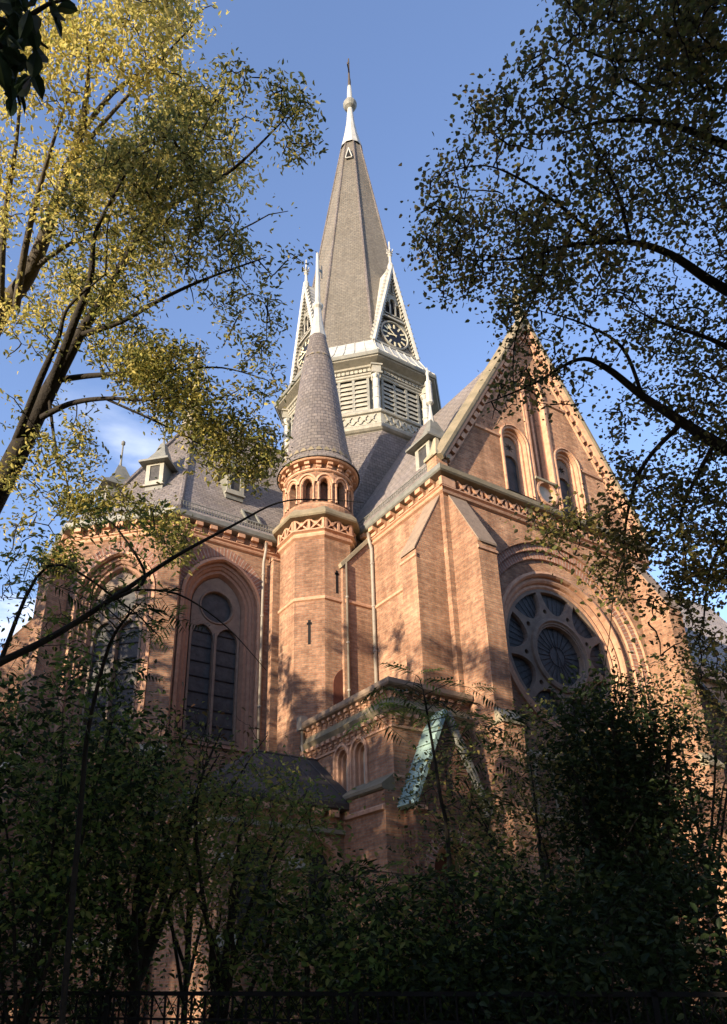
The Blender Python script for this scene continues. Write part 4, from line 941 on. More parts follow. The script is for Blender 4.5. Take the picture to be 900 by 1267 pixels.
# lucarne
a = 5*PI/4; fl = Fr((WX+math.cos(a)*.85, WY+math.sin(a)*.85, 0), (-math.sin(a), math.cos(a), 0), (math.cos(a), math.sin(a), 0))
b = MB(); 
for p, q in (((-.24, 55.2), (0, 56.3)), ((.24, 55.2), (0, 56.3)), ((-.24, 55.2), (.24, 55.2))):
    b.tube([fl.w(p[0], .32, p[1]), fl.w(q[0], .28, q[1])], .05, 5)
b.build('lucarne', M['white'], spi); b = MB(); b.prism(fl, [(-.2, 55.25), (.2, 55.25), (0, 56.15)], -.3, .27); b.build('lucarne_opening', M['dark'], spi)
# clock gables
tf = Matrix
def clock_gable(k, label, clock=True):
    fr = oct_frames(WX, WY, 3.95)[k]; zb = 34.95; hw = 1.46; zt = 41.3
    b = MB(); v1 = [arch(s0, 37.75, 38.45+dz, .19, .24, 0, 5, 0) for s0, dz in ((-.38, 0), (0, .35), (.38, 0))]; v1.append([(-.13, 39.5), (.13, 39.5), (0, 40.7)])
    outer = [(-hw, zb), (hw, zb), (0, zt)]
    b.holed(fr, outer, v1, 0); b.poly([fr.w(-hw, 0, zb), fr.w(0, 0, zt), fr.w(0, -2.55, zt), fr.w(-hw, -.3, zb)]); b.poly([fr.w(hw, 0, zb), fr.w(0, 0, zt), fr.w(0, -2.55, zt), fr.w(hw, -.3, zb)])
    o = b.build('clock_gable', M['greyt'], church, label=label)
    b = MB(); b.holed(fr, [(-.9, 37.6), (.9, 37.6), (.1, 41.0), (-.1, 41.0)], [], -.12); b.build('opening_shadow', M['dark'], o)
    for q in v1:
        b = MB(); q2 = [((p[0]-sum(u[0] for u in q)/len(q))*1.25+sum(u[0] for u in q)/len(q), (p[1]-sum(u[1] for u in q)/len(q))*1.1+sum(u[1] for u in q)/len(q)) for p in q]
        b.ring(fr, [(q2, 0), (q2, .05), (q, .05), (q, -.12)]); b.build('opening_frame', M['cream'], o)
    # raking bargeboards with crockets
    for sg in (-1, 1):
        p0 = Vector((sg*(hw+.10), zb-.05)); p1 = Vector((0, zt+.35)); n2 = Vector((sg*abs(p1.y-p0.y), abs(p1.x-p0.x))).normalized(); dv = (p1-p0).normalized()
        b = MB()
        def W_(l, h, d): q = p0+dv*l+n2*h; return fr.w(q.x, d, q.y)
        Ln = (p1-p0).length
        sec = [(-.12, .02), (-.12, .20), (.02, .26), (.10, .20), (.10, -.75), (-.12, -.75)]
        for (h0, d0), (h1, d1) in zip(sec, sec[1:]+sec[:1]): 
            e = Ln
            b.poly([W_(0, h0, d0), W_(e, h0, d0 if d0 > -.5 else -2.4), W_(e, h1, d1 if d1 > -.5 else -2.4), W_(0, h1, d1)])
        b.poly([W_(0, h, d) for h, d in sec])
        ob = b.build('bargeboard', M['white'], o)
        cm = MB(); 
        for h0, dd in ((.10, 0),):
            pa = dv*0; 
            def V_(l, h, d): q = dv*l+n2*h; return fr.s*q.x+fr.d*d+Vector((0, 0, q.y))
            cm.poly([V_(-.10, .08, .0), V_(-.10, .08, .16), V_(.02, .27, .14), V_(.02, .27, .02)]); cm.poly([V_(.14, .08, .0), V_(.14, .08, .16), V_(.02, .27, .14), V_(.02, .27, .02)])
            cm.poly([V_(-.10, .08, .16), V_(.14, .08, .16), V_(.02, .27, .14)]); cm.poly([V_(-.10, .08, 0), V_(.14, .08, 0), V_(.02, .27, .02)])
        cmm = cm.mesh('crocket', M['white'])
        n = 19
        for j in range(n):
            q = p0+dv*(Ln*(j+.6)/(n+1)); inst('crocket', cmm, Matrix.Translation(fr.w(q.x, 0, q.y)), ob)
        if True:
            b = MB()
            for j in range(26):
                q = p0+dv*(Ln*(j+.5)/27.5)+n2*(-.16); b.box(Fr(fr.w(q.x, 0, q.y), fr.s, fr.d), -.05, .05, .04, .17, -.06, .06)
            b.build('bead_row', M['cream'], ob)
    # finial
    c0 = fr.w(0, .05, 0); b = MB(); b.lathe(c0.x, c0.y, [(.17, zt+.1), (.20, zt+.5), (.10, zt+.75), (.08, zt+1.3), (.16, zt+1.4), (.06, zt+1.5), (.045, zt+2.6), (0, zt+2.7)], 8)
    for q in range(6):
        a_ = q*PI/3; p = Vector((c0.x+.2*math.cos(a_), c0.y+.2*math.sin(a_), zt+1.75)); b.tube([Vector((c0.x, c0.y, zt+1.6)), p, p+Vector((0, 0, .13))], [.04, .045, .02], 5)
    b.build('gable_cross', M['white'], o)
    b = MB(); b.box(fr, -.85, .85, 0, .13, 37.30, 37.42); b.build('transom', M['cream'], o); b = MB(); b.box(fr, -hw, hw, 0, .16, zb-.05, zb+.08); b.build('sill', M['cream'], o)
    if clock:
        cz, cr = 36.12, .88; b = MB(); b.ring(fr, [(circ(0, cz, cr+.12, 36), 0), (circ(0, cz, cr+.12, 36), .10), (circ(0, cz, cr+.04, 36), .13), (circ(0, cz, cr, 36), .05)]); ck = b.build('clock', M['cream'], church, label=label.replace('gable', 'clock face'))
        b = MB(); b.holed(fr, circ(0, cz, cr+.01, 36), [], .045); b.build('clock_face', M['black'], ck)
        for h in range(12):
            a_ = PI/2-h*PI/6; u = Vector((math.cos(a_), math.sin(a_))); v_ = Vector((-u.y, u.x))
            b = MB(); strokes = [0]
            for s0 in strokes:
                wv = .055
                q = [u*.52+v_*(s0-wv), u*.82+v_*(s0*1.5-wv), u*.82+v_*(s0*1.5+wv), u*.52+v_*(s0+wv)]
                b.prism(fr, [(p.x, cz+p.y) for p in q], .048, .07)
            b.build('hour_numeral', M['gold'], ck)
        for (deg, ln, wd, nm) in ((137, .78, .04, 'minute_hand'), (190, .56, .05, 'hour_hand')):
            u = Vector((math.cos(R(deg)), math.sin(R(deg)))); v_ = Vector((-u.y, u.x)); q = [u*-.15-v_*wd*.7, u*ln*.55-v_*wd, u*ln*.7-v_*wd*2, u*ln, u*ln*.7+v_*wd*2, u*ln*.55+v_*wd, u*-.15+v_*wd*.7]
            b = MB(); b.prism(fr, [(p.x, cz+p.y) for p in q], .08 if nm[0] == 'm' else .075, .095 if nm[0] == 'm' else .086); b.build(nm, M['gold'], ck)
clock_gable(6, 'white-edged spire gable above the transept side')
clock_gable(4, 'white-edged spire gable above the choir side')
clock_gable(0, 'spire gable on the nave side', False); clock_gable(2, 'spire gable on the far side', False)
# ------------------------------------------------------------------ ground
g = MB(); g.poly([(-1500, -1500, 0), (1500, -1500, 0), (1500, 1500, 0), (-1500, 1500, 0)]); g = g.build('ground', M['soil']); g['kind'] = 'structure'
#--TREES--
rng = np.random.default_rng(7); random.seed(7)
_f = Vector((math.sin(YAW), math.cos(YAW), 0)); _r = Vector((math.cos(YAW), -math.sin(YAW), 0))
_fw = _f*math.cos(PITCH)+Vector((0, 0, math.sin(PITCH))); _up = -_f*math.sin(PITCH)+Vector((0, 0, math.cos(PITCH)))
def seen(px, py, dist):
    """a place in the park that lies dist metres away in the direction of a measured point of the photograph"""
    d = (_r*(px-CX)-_up*(py-CY)+_fw*FPX).normalized(); return CAM+d*dist
def ground_at(px, D):
    a = YAW+math.atan2(px-CX, FPX/math.cos(PITCH)*1.0); return Vector((CAM.x+D*math.sin(a), CAM.y+D*math.cos(a), 0))
def smooth_path(P, Rr, n=5):
    P = [Vector(p) for p in P]; out = []; rr = []
    for k in range(len(P)-1):
        p0 = P[max(k-1, 0)]; p1 = P[k]; p2 = P[k+1]; p3 = P[min(k+2, len(P)-1)]
        for j in range(n):
            t = j/n; out.append(.5*((2*p1)+(p2-p0)*t+(2*p0-5*p1+4*p2-p3)*t*t+(3*p1-p0-3*p2+p3)*t**3)); rr.append(Rr[k]+(Rr[k+1]-Rr[k])*t)
    out.append(P[-1]); rr.append(Rr[-1]); return out, rr
def raw_mesh(name, V, F, m, smooth=False):
    me = bpy.data.meshes.new(name); V = np.asarray(V, np.float32); F = np.asarray(F, np.int32)
    me.vertices.add(len(V)); me.vertices.foreach_set('co', V.ravel()); n = F.shape[1]
    me.loops.add(F.size); me.loops.foreach_set('vertex_index', F.ravel())
    me.polygons.add(len(F)); me.polygons.foreach_set('loop_start', np.arange(0, F.size, n, dtype=np.int32))
    me.materials.append(m); me.update(calc_edges=True)
    if smooth: me.polygons.foreach_set('use_smooth', [True]*len(F))
    return me
def tubes_mesh(name, tubes, m, n=5):
    V = []; F = []; i = 0; ang = np.arange(n)*2*PI/n
    for pts, rad in tubes:
        P = np.array([tuple(p) for p in pts]); r_ = np.array(rad)[:, None, None]
        T = np.gradient(P, axis=0); T /= np.linalg.norm(T, axis=1)[:, None]+1e-9
        X = np.cross(T, [.13, .21, .97]); X /= np.linalg.norm(X, axis=1)[:, None]+1e-9; Y = np.cross(T, X)
        ring = P[:, None, :]+r_*(X[:, None, :]*np.cos(ang)[None, :, None]+Y[:, None, :]*np.sin(ang)[None, :, None])
        V.append(ring.reshape(-1, 3)); k = len(P)
        a = (np.arange(k-1)[:, None]*n+np.arange(n)[None, :]); b = np.arange(k-1)[:, None]*n+(np.arange(n)[None, :]+1) % n
        F.append(np.stack([a, b, b+n, a+n], -1).reshape(-1, 4)+i); i += k*n
    return raw_mesh(name, np.concatenate(V), np.concatenate(F), m, True)
def leaves_mesh(name, C, size, m, width=.5, up=.35, var=.5, roll=1.0):
    """leaves at the points C: each a small folded blade"""
    n = len(C); C = np.asarray(C)
    ax = rng.normal(size=(n, 3)); ax[:, 2] = ax[:, 2]*.6-.25; ax /= np.linalg.norm(ax, axis=1)[:, None]
    nr = rng.normal(size=(n, 3)); nr[:, 2] += up*3; w_ = np.cross(ax, nr); w_ /= np.linalg.norm(w_, axis=1)[:, None]+1e-9
    nn = np.cross(w_, ax); s = size*(1+var*rng.uniform(-1, 1, n))[:, None]
    def pt(a, b, c): return C+ax*s*a+w_*s*b+nn*s*c
    W = width/2
    V = np.stack([pt(0, 0, 0), pt(.3, W, .10), pt(.7, W*.75, .05), pt(1, 0, -.10), pt(.7, -W*.75, .05), pt(.3, -W, .10)], 1).reshape(-1, 3)
    i = np.arange(n)[:, None]*6
    F = np.concatenate([i+np.array([0, 1, 2, 3]), i+np.array([0, 3, 4, 5])], 1).reshape(-1, 4)
    return raw_mesh(name, V, F, m)
def inside(poly, x, y):
    c = False; j = len(poly)-1
    for i in range(len(poly)):
        if (poly[i][1] > y) != (poly[j][1] > y) and x < (poly[j][0]-poly[i][0])*(y-poly[i][1])/(poly[j][1]-poly[i][1])+poly[i][0]: c = not c
        j = i
    return c
def lumps(p, k=1.0, ph=0.0):
    x, y, z = p.x*k+ph, p.y*k-ph, p.z*k*1.3
    return (math.sin(2.1*x+1.7*math.sin(1.3*y+z))+math.sin(2.7*y-1.1*z+1.9*math.sin(1.7*x))+math.sin(3.1*z+1.3*x-1.5*math.sin(2.3*y)))/3
def scatter_region(poly, d0, d1, n, thr=-1.0, k=1.0):
    xs = [p[0] for p in poly]; ys = [p[1] for p in poly]; out = []; tries = 0
    while len(out) < n and tries < n*60:
        tries += 1
        x, y = random.uniform(min(xs), max(xs)), random.uniform(min(ys), max(ys))
        if inside(poly, x, y):
            p = seen(x, y, random.uniform(d0, d1))
            if lumps(p, k, n*.37)+random.uniform(-.12, .12) > thr: out.append(p)
    return out
def grow(limbs, tips, per=20, spread=.16, twig=.007, maxlen=1.6):
    """join every tip to the nearest wood by a thin bent twig; return twigs and leaf places"""
    nodes = [];
    for pts, rad in limbs:
        for p in pts: nodes.append(tuple(p))
    N = np.array(nodes); tips = np.array([tuple(t) for t in tips])
    dist = np.min(np.linalg.norm(tips[:, None, :]-N[None, ::2, :], axis=2), axis=1); order = np.argsort(dist)
    buf = np.zeros((len(N)+len(tips)*3, 3)); buf[:len(N)] = N; cnt = len(N); tw = []; leaf = []
    for t in tips[order]:
        d = np.linalg.norm(buf[:cnt]-t, axis=1); k = int(np.argmin(d)); a = buf[k].copy(); l = d[k]
        if l > maxlen*1.8: continue
        mid = (a+t)/2+rng.normal(size=3)*l*.10+np.array([0, 0, .08*l]); q1 = (a*.7+mid*.3)+rng.normal(size=3)*l*.03
        path = [a, q1, mid, (mid+t)/2+rng.normal(size=3)*l*.05, t]; w0 = twig*(1+min(l, 1.2)*1.2)
        tw.append((path, [w0, w0*.9, w0*.75, w0*.6, w0*.35]))
        buf[cnt] = mid; buf[cnt+1] = t; cnt += 2
        m = max(3, int(per*random.uniform(.45, 1.5)))
        u = rng.uniform(.15, 1.1, m)[:, None]; base = mid+(t-mid)*u
        leaf.append(base+rng.normal(size=(m, 3))*spread*np.array([1, 1, .8]))
    return tw, np.concatenate(leaf)
def add(name, me, parent, kind=None, label=None):
    o = bpy.data.objects.new(name, me); col.objects.link(o); o.parent = parent
    if kind: o['kind'] = kind
    if label: o['label'] = label
    return o
def make_tree(name, label, base, trunk, limbs, tips, leafm, barkm, lsize, per=20, spread=.16, width=.5, twig=.007, up=.35, maxlen=1.6, group=None, cat='tree'):
    base = Vector(base); root = empty(name, base, label, cat, group); off = lambda path: ([Vector(p)-base for p in path[0]], path[1])
    paths = [smooth_path(p, r_) for p, r_ in [trunk]+limbs]
    add('trunk', tubes_mesh('trunk', [off(paths[0])], M[barkm], 10), root)
    for p in paths[1:]: add('branch', tubes_mesh('branch', [off(p)], M[barkm], 7), root)
    if tips:
        tw, lf = grow(paths, tips, per, spread, twig, maxlen)
        add('twigs', tubes_mesh('twigs', [off(t) for t in tw], M[barkm], 4), root, 'stuff')
        mats = leafm if isinstance(leafm, list) else [leafm]; lf = lf-np.array(base); idx = rng.integers(0, len(mats), len(lf))
        for k, mm in enumerate(mats): add('crown', leaves_mesh('crown', lf[idx == k], lsize, ML[mm], width, up), root, 'stuff')
    return root
def L_(*pts): return ([seen(x, y, d) for x, y, d, r_ in pts], [r_ for x, y, d, r_ in pts])

# ---- the big tree on the left, and the yellow one behind it
tA = seen(-30, 660, 10.6); bA = Vector((tA.x-.9, tA.y-.5, 0))
make_tree('maple_tree', 'large leaning tree with olive green leaves, its dark forked trunk entering low on the left', bA,
  ([bA, bA+Vector((.1, .1, 2.2)), tA-Vector((.35, .1, 1.2)), tA, seen(22, 560, 10.6), seen(60, 485, 10.8), seen(98, 415, 11.0)], [.27, .22, .17, .15, .13, .10, .07]),
  [L_((98, 415, 11.0, 0.0680), (125, 372, 11.1, 0.0595), (160, 312, 11.2, 0.0467), (190, 268, 11.3, 0.0382), (240, 238, 11.3, 0.0272), (290, 208, 11.2, 0.0187), (350, 150, 11, 0.0085)),
   L_((190, 268, 11.3, 0.0298), (215, 225, 11.5, 0.0255), (245, 170, 11.7, 0.0170), (280, 108, 11.8, 0.0068)),
   L_((60, 485, 10.8, 0.0595), (90, 405, 10.5, 0.0510), (112, 345, 10.4, 0.0382), (118, 290, 10.3, 0.0255), (145, 235, 10.2, 0.0153), (170, 190, 10.2, 0.0068)),
   L_((45, 520, 10.7, 0.0425), (85, 500, 10.3, 0.0340), (130, 493, 10, 0.0255), (180, 495, 9.8, 0.0170), (225, 490, 9.7, 0.0068)),
   L_((72, 470, 10.9, 0.0425), (110, 465, 10.6, 0.0340), (160, 462, 10.3, 0.0255), (215, 458, 10.1, 0.0170), (275, 455, 10, 0.0102), (330, 470, 9.9, 0.0051)),
   L_((98, 415, 11, 0.0425), (150, 398, 10.7, 0.0298), (200, 370, 10.5, 0.0238), (255, 345, 10.4, 0.0170), (330, 318, 10.3, 0.0068)),
   L_((20, 545, 10.6, 0.0510), (50, 470, 10.2, 0.0425), (72, 420, 10, 0.0298), (85, 380, 9.9, 0.0170), (130, 340, 9.7, 0.0068)),
   L_((60, 485, 10.8, 0.0255), (70, 560, 10.2, 0.0170), (85, 610, 10, 0.0102), (60, 650, 9.8, 0.0051)),
   L_((130, 493, 10, 0.0170), (190, 520, 9.8, 0.0127), (240, 545, 9.8, 0.0085), (300, 580, 9.8, 0.0043))],
  scatter_region([(60, 250), (150, 170), (230, 100), (280, 70), (340, 90), (392, 115), (395, 165), (372, 200), (388, 240), (370, 275), (392, 310), (350, 345), (355, 400), (345, 470), (350, 510), (330, 560), (285, 560), (250, 590), (215, 540), (150, 490), (110, 420), (70, 360)], 9.6, 11.9, 640, 0.12)
  + scatter_region([(0, 380), (60, 400), (110, 470), (130, 560), (130, 640), (60, 700), (0, 700)], 9.2, 11.0, 90, .0)
  + scatter_region([(150, 430), (345, 420), (352, 500), (335, 600), (265, 590), (200, 560)], 9.2, 10.8, 260, .0)
  + scatter_region([(60, 600), (150, 610), (230, 640), (240, 700), (150, 720), (60, 700)], 8.6, 9.8, 100, -.1),
  ['olive', 'olive', 'yellow'], 'bark', .058, per=27, spread=.095, width=.42, maxlen=1.3)
tB = seen(-20, 430, 14.5); bB = Vector((tB.x-.8, tB.y+.2, 0))
make_tree('ash_tree', 'tall tree full of bright yellow autumn leaves behind the leaning tree, top left', bB,
  ([bB, bB+Vector((0, 0, 4)), tB, seen(38, 335, 14.5), seen(75, 235, 14.6), seen(100, 165, 14.8), seen(110, 90, 15)], [.3, .25, .15, .12, .085, .06, .03]),
  [L_((110, 90, 15, .03), (108, 40, 15.1, .02), (105, -20, 15.2, .01)),
   L_((100, 165, 14.8, .045), (140, 115, 14.9, .035), (190, 75, 15, .022), (230, 0, 15.1, .01)),
   L_((88, 200, 14.7, .045), (130, 150, 14.4, .03), (180, 95, 14.2, .02), (240, 30, 14.2, .01)),
   L_((20, 380, 14.5, .07), (35, 290, 14.2, .05), (60, 195, 14, .03), (85, 120, 14, .012)),
   L_((0, 400, 14.5, .07), (5, 280, 14.6, .05), (20, 180, 14.7, .03), (30, 60, 14.8, .012)),
   L_((38, 335, 14.5, .05), (90, 300, 14.2, .03), (150, 280, 14, .02), (220, 240, 14, .008)),
   L_((75, 235, 14.6, .04), (140, 215, 14.6, .025), (220, 180, 14.6, .012), (275, 120, 14.6, .006))],
  scatter_region([(-30, -20), (240, -20), (270, 10), (215, 55), (240, 100), (265, 140), (300, 160), (320, 200), (300, 260), (230, 320), (150, 380), (60, 400), (-30, 410)], 13.2, 16.0, 800, 0.06),
  ['yellow'], 'barkg', .072, per=27, spread=.15, width=.5, maxlen=2.2)
# ---- the big tree on the right
tR = seen(960, 640, 9.8); bR = Vector((tR.x+.5, tR.y+.1, 0))
make_tree('linden_tree', 'large spreading tree with small dull green leaves reaching in from the right edge', bR,
  ([bR, bR+Vector((0, 0, 2)), tR, seen(985, 420, 10.4), seen(1000, 250, 11), seen(1005, 80, 11.8)], [.32, .27, .2, .17, .14, .09]),
  [L_((975, 600, 9.9, 0.0858), (930, 572, 9.8, 0.0741), (880, 545, 9.7, 0.0663), (840, 520, 9.7, 0.0546), (795, 490, 9.7, 0.0429), (750, 455, 9.7, 0.0351), (715, 445, 9.6, 0.0218), (660, 475, 9.5, 0.0125), (600, 500, 9.4, 0.0047)),
   L_((990, 400, 10.4, 0.0780), (930, 375, 10.2, 0.0624), (880, 348, 10, 0.0507), (830, 315, 9.9, 0.0390), (780, 300, 9.9, 0.0312), (710, 303, 9.8, 0.0234), (640, 320, 9.8, 0.0140), (570, 322, 9.7, 0.0047)),
   L_((1000, 235, 11, 0.0702), (930, 195, 11, 0.0546), (880, 172, 10.8, 0.0429), (820, 152, 10.7, 0.0312), (750, 150, 10.6, 0.0218), (690, 165, 10.5, 0.0117), (610, 165, 10.5, 0.0047)),
   L_((1000, 120, 11.6, 0.0468), (930, 70, 11.4, 0.0351), (850, 60, 11.2, 0.0273), (780, 75, 11.1, 0.0195), (720, 60, 11, 0.0094), (690, 20, 11, 0.0039)),
   L_((745, 302, 9.85, 0.0234), (700, 260, 9.8, 0.0187), (650, 225, 9.8, 0.0133), (600, 205, 9.7, 0.0078), (545, 215, 9.7, 0.0031)),
   L_((845, 522, 9.7, 0.0312), (800, 570, 9.4, 0.0234), (780, 620, 9.2, 0.0172), (772, 680, 9.1, 0.0117), (778, 740, 9, 0.0062)),
   L_((885, 548, 9.7, 0.0273), (862, 590, 9.6, 0.0234), (842, 640, 9.5, 0.0156), (848, 700, 9.4, 0.0078), (820, 760, 9.4, 0.0039)),
   L_((680, 310, 9.8, 0.0156), (660, 370, 9.7, 0.0140), (640, 410, 9.7, 0.0101), (635, 460, 9.6, 0.0055), (640, 500, 9.6, 0.0031)),
   L_((780, 620, 9.2, 0.0140), (740, 640, 9, 0.0101), (700, 660, 8.9, 0.0070), (660, 655, 8.9, 0.0031)),
   L_((780, 300, 9.9, 0.0234), (765, 240, 10, 0.0187), (740, 190, 10.1, 0.0133), (700, 120, 10.1, 0.0062)),
   L_((795, 490, 9.7, 0.0234), (770, 430, 9.8, 0.0187), (720, 400, 9.8, 0.0125), (670, 385, 9.8, 0.0047)),
   L_((772, 680, 9.1, 0.0094), (760, 730, 9, 0.0070), (755, 780, 9, 0.0047), (745, 850, 9, 0.0023)),
   L_((1000, 470, 10, 0.0468), (940, 450, 9.8, 0.0351), (880, 420, 9.6, 0.0234), (820, 400, 9.5, 0.0140), (780, 380, 9.5, 0.0047)),
   L_((930, 572, 9.8, 0.0390), (915, 640, 9.6, 0.0273), (880, 700, 9.5, 0.0156), (870, 780, 9.4, 0.0062))],
  scatter_region([(522, 225), (560, 185), (580, 180), (575, 130), (625, 115), (660, 60), (700, 100), (720, 300), (690, 370), (600, 420), (560, 390), (520, 330)], 9.2, 10.6, 190, 0.0)
  + scatter_region([(525, 230), (545, 190), (580, 180), (575, 130), (625, 115), (650, 60), (690, 10), (700, -20), (930, -20), (930, 560), (860, 560), (800, 520), (760, 465), (725, 400), (690, 370), (640, 395), (600, 420), (560, 390), (530, 370), (518, 300)], 8.9, 11.8, 680, .12)
  + scatter_region([(700, -20), (930, -20), (930, 480), (800, 470), (740, 300), (690, 120)], 9.5, 12.5, 420, .08)
  + scatter_region([(610, 370), (700, 400), (760, 500), (700, 500), (600, 520), (620, 440)], 9.2, 10.2, 60)
  + scatter_region([(740, 500), (930, 520), (930, 760), (880, 790), (840, 730), (800, 640), (760, 590)], 9, 10.4, 260, .05)
  + scatter_region([(645, 645), (760, 590), (800, 640), (850, 720), (850, 840), (790, 820), (745, 730), (700, 700)], 8.6, 9.6, 125, .0)
  + scatter_region([(835, 700), (940, 690), (940, 870), (850, 870)], 9.0, 10.2, 90, -.2),
  ['linden', 'linden', 'olive'], 'bark', .046, per=20, spread=.11, width=.78, twig=.008, maxlen=1.3)
# ---- branch close to the camera, top left
bN = Vector((CAM.x-2.4, CAM.y+.9, 0)); nb = empty('near_tree', bN, 'near tree whose dark broad leaves hang into the top left corner', 'tree')
p0 = bN+Vector((0, 0, 3.2)); tip = seen(60, 60, 2.7)-bN
add('trunk', tubes_mesh('trunk', [([Vector((0, 0, 0)), Vector((.05, 0, 1.5)), Vector((.1, .1, 3.2)), Vector((.1, .1, 5.5))], [.2, .17, .14, .10])], M['bark'], 10), nb)
add('branch', tubes_mesh('branch', [([Vector((.1, .1, 3.1)), (Vector((.1, .1, 3.1))+tip)/2+Vector((0, 0, .25)), seen(-20, 20, 2.7)-bN, seen(20, 30, 2.7)-bN, tip], [.04, .02, .012, .008, .003]), ([seen(-20, 20, 2.7)-bN, seen(10, 70, 2.7)-bN, seen(25, 130, 2.75)-bN], [.01, .007, .003]), ([seen(20, 30, 2.7)-bN, seen(60, 5, 2.7)-bN, seen(95, -5, 2.7)-bN], [.008, .005, .002])], M['bark'], 6), nb)
LV = MB(); 
for sg in (1, -1):
    P = [(0, 0, 0), (.25, .22*sg, .03), (.5, .30*sg, .05), (.78, .2*sg, .03), (1, 0, -.08)]; Q = [(0, 0, 0), (.33, 0, -.01), (.66, 0, -.03), (1, 0, -.08)]
    LV.poly([P[0], P[1], Q[1]]); LV.poly([P[1], P[2], Q[2], Q[1]]); LV.poly([P[2], P[3], P[4], Q[2]])
LV.poly([(-.3, -.008, .0), (-.3, .008, .0), (0, .006, 0), (0, -.006, 0)])
LV = LV.mesh('leaf', ML['deep'])
import bmesh
_b = bmesh.new(); _b.from_mesh(LV); bmesh.ops.remove_doubles(_b, verts=_b.verts, dist=1e-4); _b.to_mesh(LV); _b.free(); LV.polygons.foreach_set('use_smooth', [True]*len(LV.polygons))
spots = scatter_region([(-20, -20), (50, -20), (48, 10), (46, 45), (48, 90), (30, 130), (0, 110), (-20, 110)], 2.45, 2.95, 95)+scatter_region([(50, -10), (100, -10), (100, 18), (60, 30)], 2.6, 2.75, 7)
for p in spots:
    m4 = Matrix.Translation(p-bN) @ Matrix.Rotation(random.uniform(0, 6.28), 4, 'Z') @ Matrix.Rotation(random.uniform(.3, 1.3), 4, 'Y') @ Matrix.Rotation(random.uniform(-1, 1), 4, 'X') @ Matrix.Scale(random.uniform(.055, .085), 4)
    o = bpy.data.objects.new('leaf', LV); col.objects.link(o); o.parent = nb; o.matrix_local = m4
# ---- shrubs and young trees in front of the church
def shrub(name, label, px, D, z0, z1, rad, ntip, leafm, lsize, per=16, stems=4, width=.5, spread=.16, cat='shrub', lean=0.0, bark='bark', r0=.034, group=None, dxy=(0, 0), maxlen=1.3, up=.35):
    b = ground_at(px, D)+Vector((dxy[0], dxy[1], 0)); limbs = []; ctr = b+Vector((lean*_r.x, lean*_r.y, 0)); tips = []
    trunk = ([b, b+Vector((random.uniform(-.05, .05), 0, z0*.5)), b+(ctr-b)*.5+Vector((0, 0, z0)), ctr+Vector((0, 0, z0+(z1-z0)*.75))], [r0, r0*.9, r0*.75, r0*.25])
    for k in range(stems):
        a = 2*PI*k/stems+random.uniform(-.4, .4); e = ctr+Vector((rad*.75*math.cos(a), rad*.75*math.sin(a), z0+(z1-z0)*random.uniform(.35, .9))); s0 = b+(ctr-b)*.4+Vector((0, 0, z0*random.uniform(.5, 1.0)))
        limbs.append(([s0, s0.lerp(e, .35)+Vector((random.uniform(-.15, .15), random.uniform(-.15, .15), .15)), s0.lerp(e, .7)+Vector((random.uniform(-.2, .2), random.uniform(-.2, .2), .12)), e], [r0*.6, r0*.45, r0*.3, r0*.1]))
    while len(tips) < ntip:
        v = Vector((random.uniform(-1, 1), random.uniform(-1, 1), random.uniform(-1, 1)))
        if v.length < 1: tips.append(ctr+Vector((v.x*rad, v.y*rad, (z0+z1)/2+v.z*(z1-z0)/2)))
    return make_tree(name, label, b, trunk, limbs, tips, leafm, bark, lsize*1.22, per, spread, width, r0*.05+.002, up, maxlen, group, cat)
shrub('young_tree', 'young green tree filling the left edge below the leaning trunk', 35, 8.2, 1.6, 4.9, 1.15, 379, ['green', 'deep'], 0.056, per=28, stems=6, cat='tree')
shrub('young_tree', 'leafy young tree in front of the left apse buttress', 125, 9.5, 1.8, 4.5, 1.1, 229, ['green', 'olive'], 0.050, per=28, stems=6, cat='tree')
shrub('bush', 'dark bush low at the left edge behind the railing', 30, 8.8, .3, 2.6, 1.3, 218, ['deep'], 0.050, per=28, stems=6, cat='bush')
shrub('slender_tree', 'slender tree with a straight thin dark trunk in front of the apse', 168, 9.2, 3.0, 4.6, 1.1, 92, ['olive', 'deep'], 0.043, per=22, stems=6, cat='tree', r0=.07)
shrub('slender_tree', 'slender tree with yellowish crown before the low annex, forked above the railing', 262, 8.6, 1.9, 4.0, 1.0, 230, ['olive', 'green'], 0.043, per=28, stems=7, cat='tree', r0=.05, lean=.25)
shrub('bare_sapling', 'nearly bare sapling with a few rusty leaves in front of the apse window', 230, 9.8, 2.6, 4.9, 1.2, 60, ['rust'], .05, per=7, stems=8, cat='sapling', r0=.04)
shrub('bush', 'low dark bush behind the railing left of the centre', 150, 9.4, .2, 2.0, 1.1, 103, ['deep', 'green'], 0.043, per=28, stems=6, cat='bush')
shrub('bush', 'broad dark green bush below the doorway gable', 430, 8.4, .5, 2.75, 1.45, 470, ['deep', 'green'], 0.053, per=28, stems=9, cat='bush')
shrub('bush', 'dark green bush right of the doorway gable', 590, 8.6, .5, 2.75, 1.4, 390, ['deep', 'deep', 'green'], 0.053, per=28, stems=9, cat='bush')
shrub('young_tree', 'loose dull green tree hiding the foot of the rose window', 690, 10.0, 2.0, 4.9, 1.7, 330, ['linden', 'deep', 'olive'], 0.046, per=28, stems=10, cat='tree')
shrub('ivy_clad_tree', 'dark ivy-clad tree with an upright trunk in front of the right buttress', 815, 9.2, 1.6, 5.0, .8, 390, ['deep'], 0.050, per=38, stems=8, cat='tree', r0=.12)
shrub('bush', 'black shaded bush along the bottom right', 700, 8.0, .0, 2.5, 1.5, 436, ['deep'], 0.053, per=28, stems=9, cat='bush')
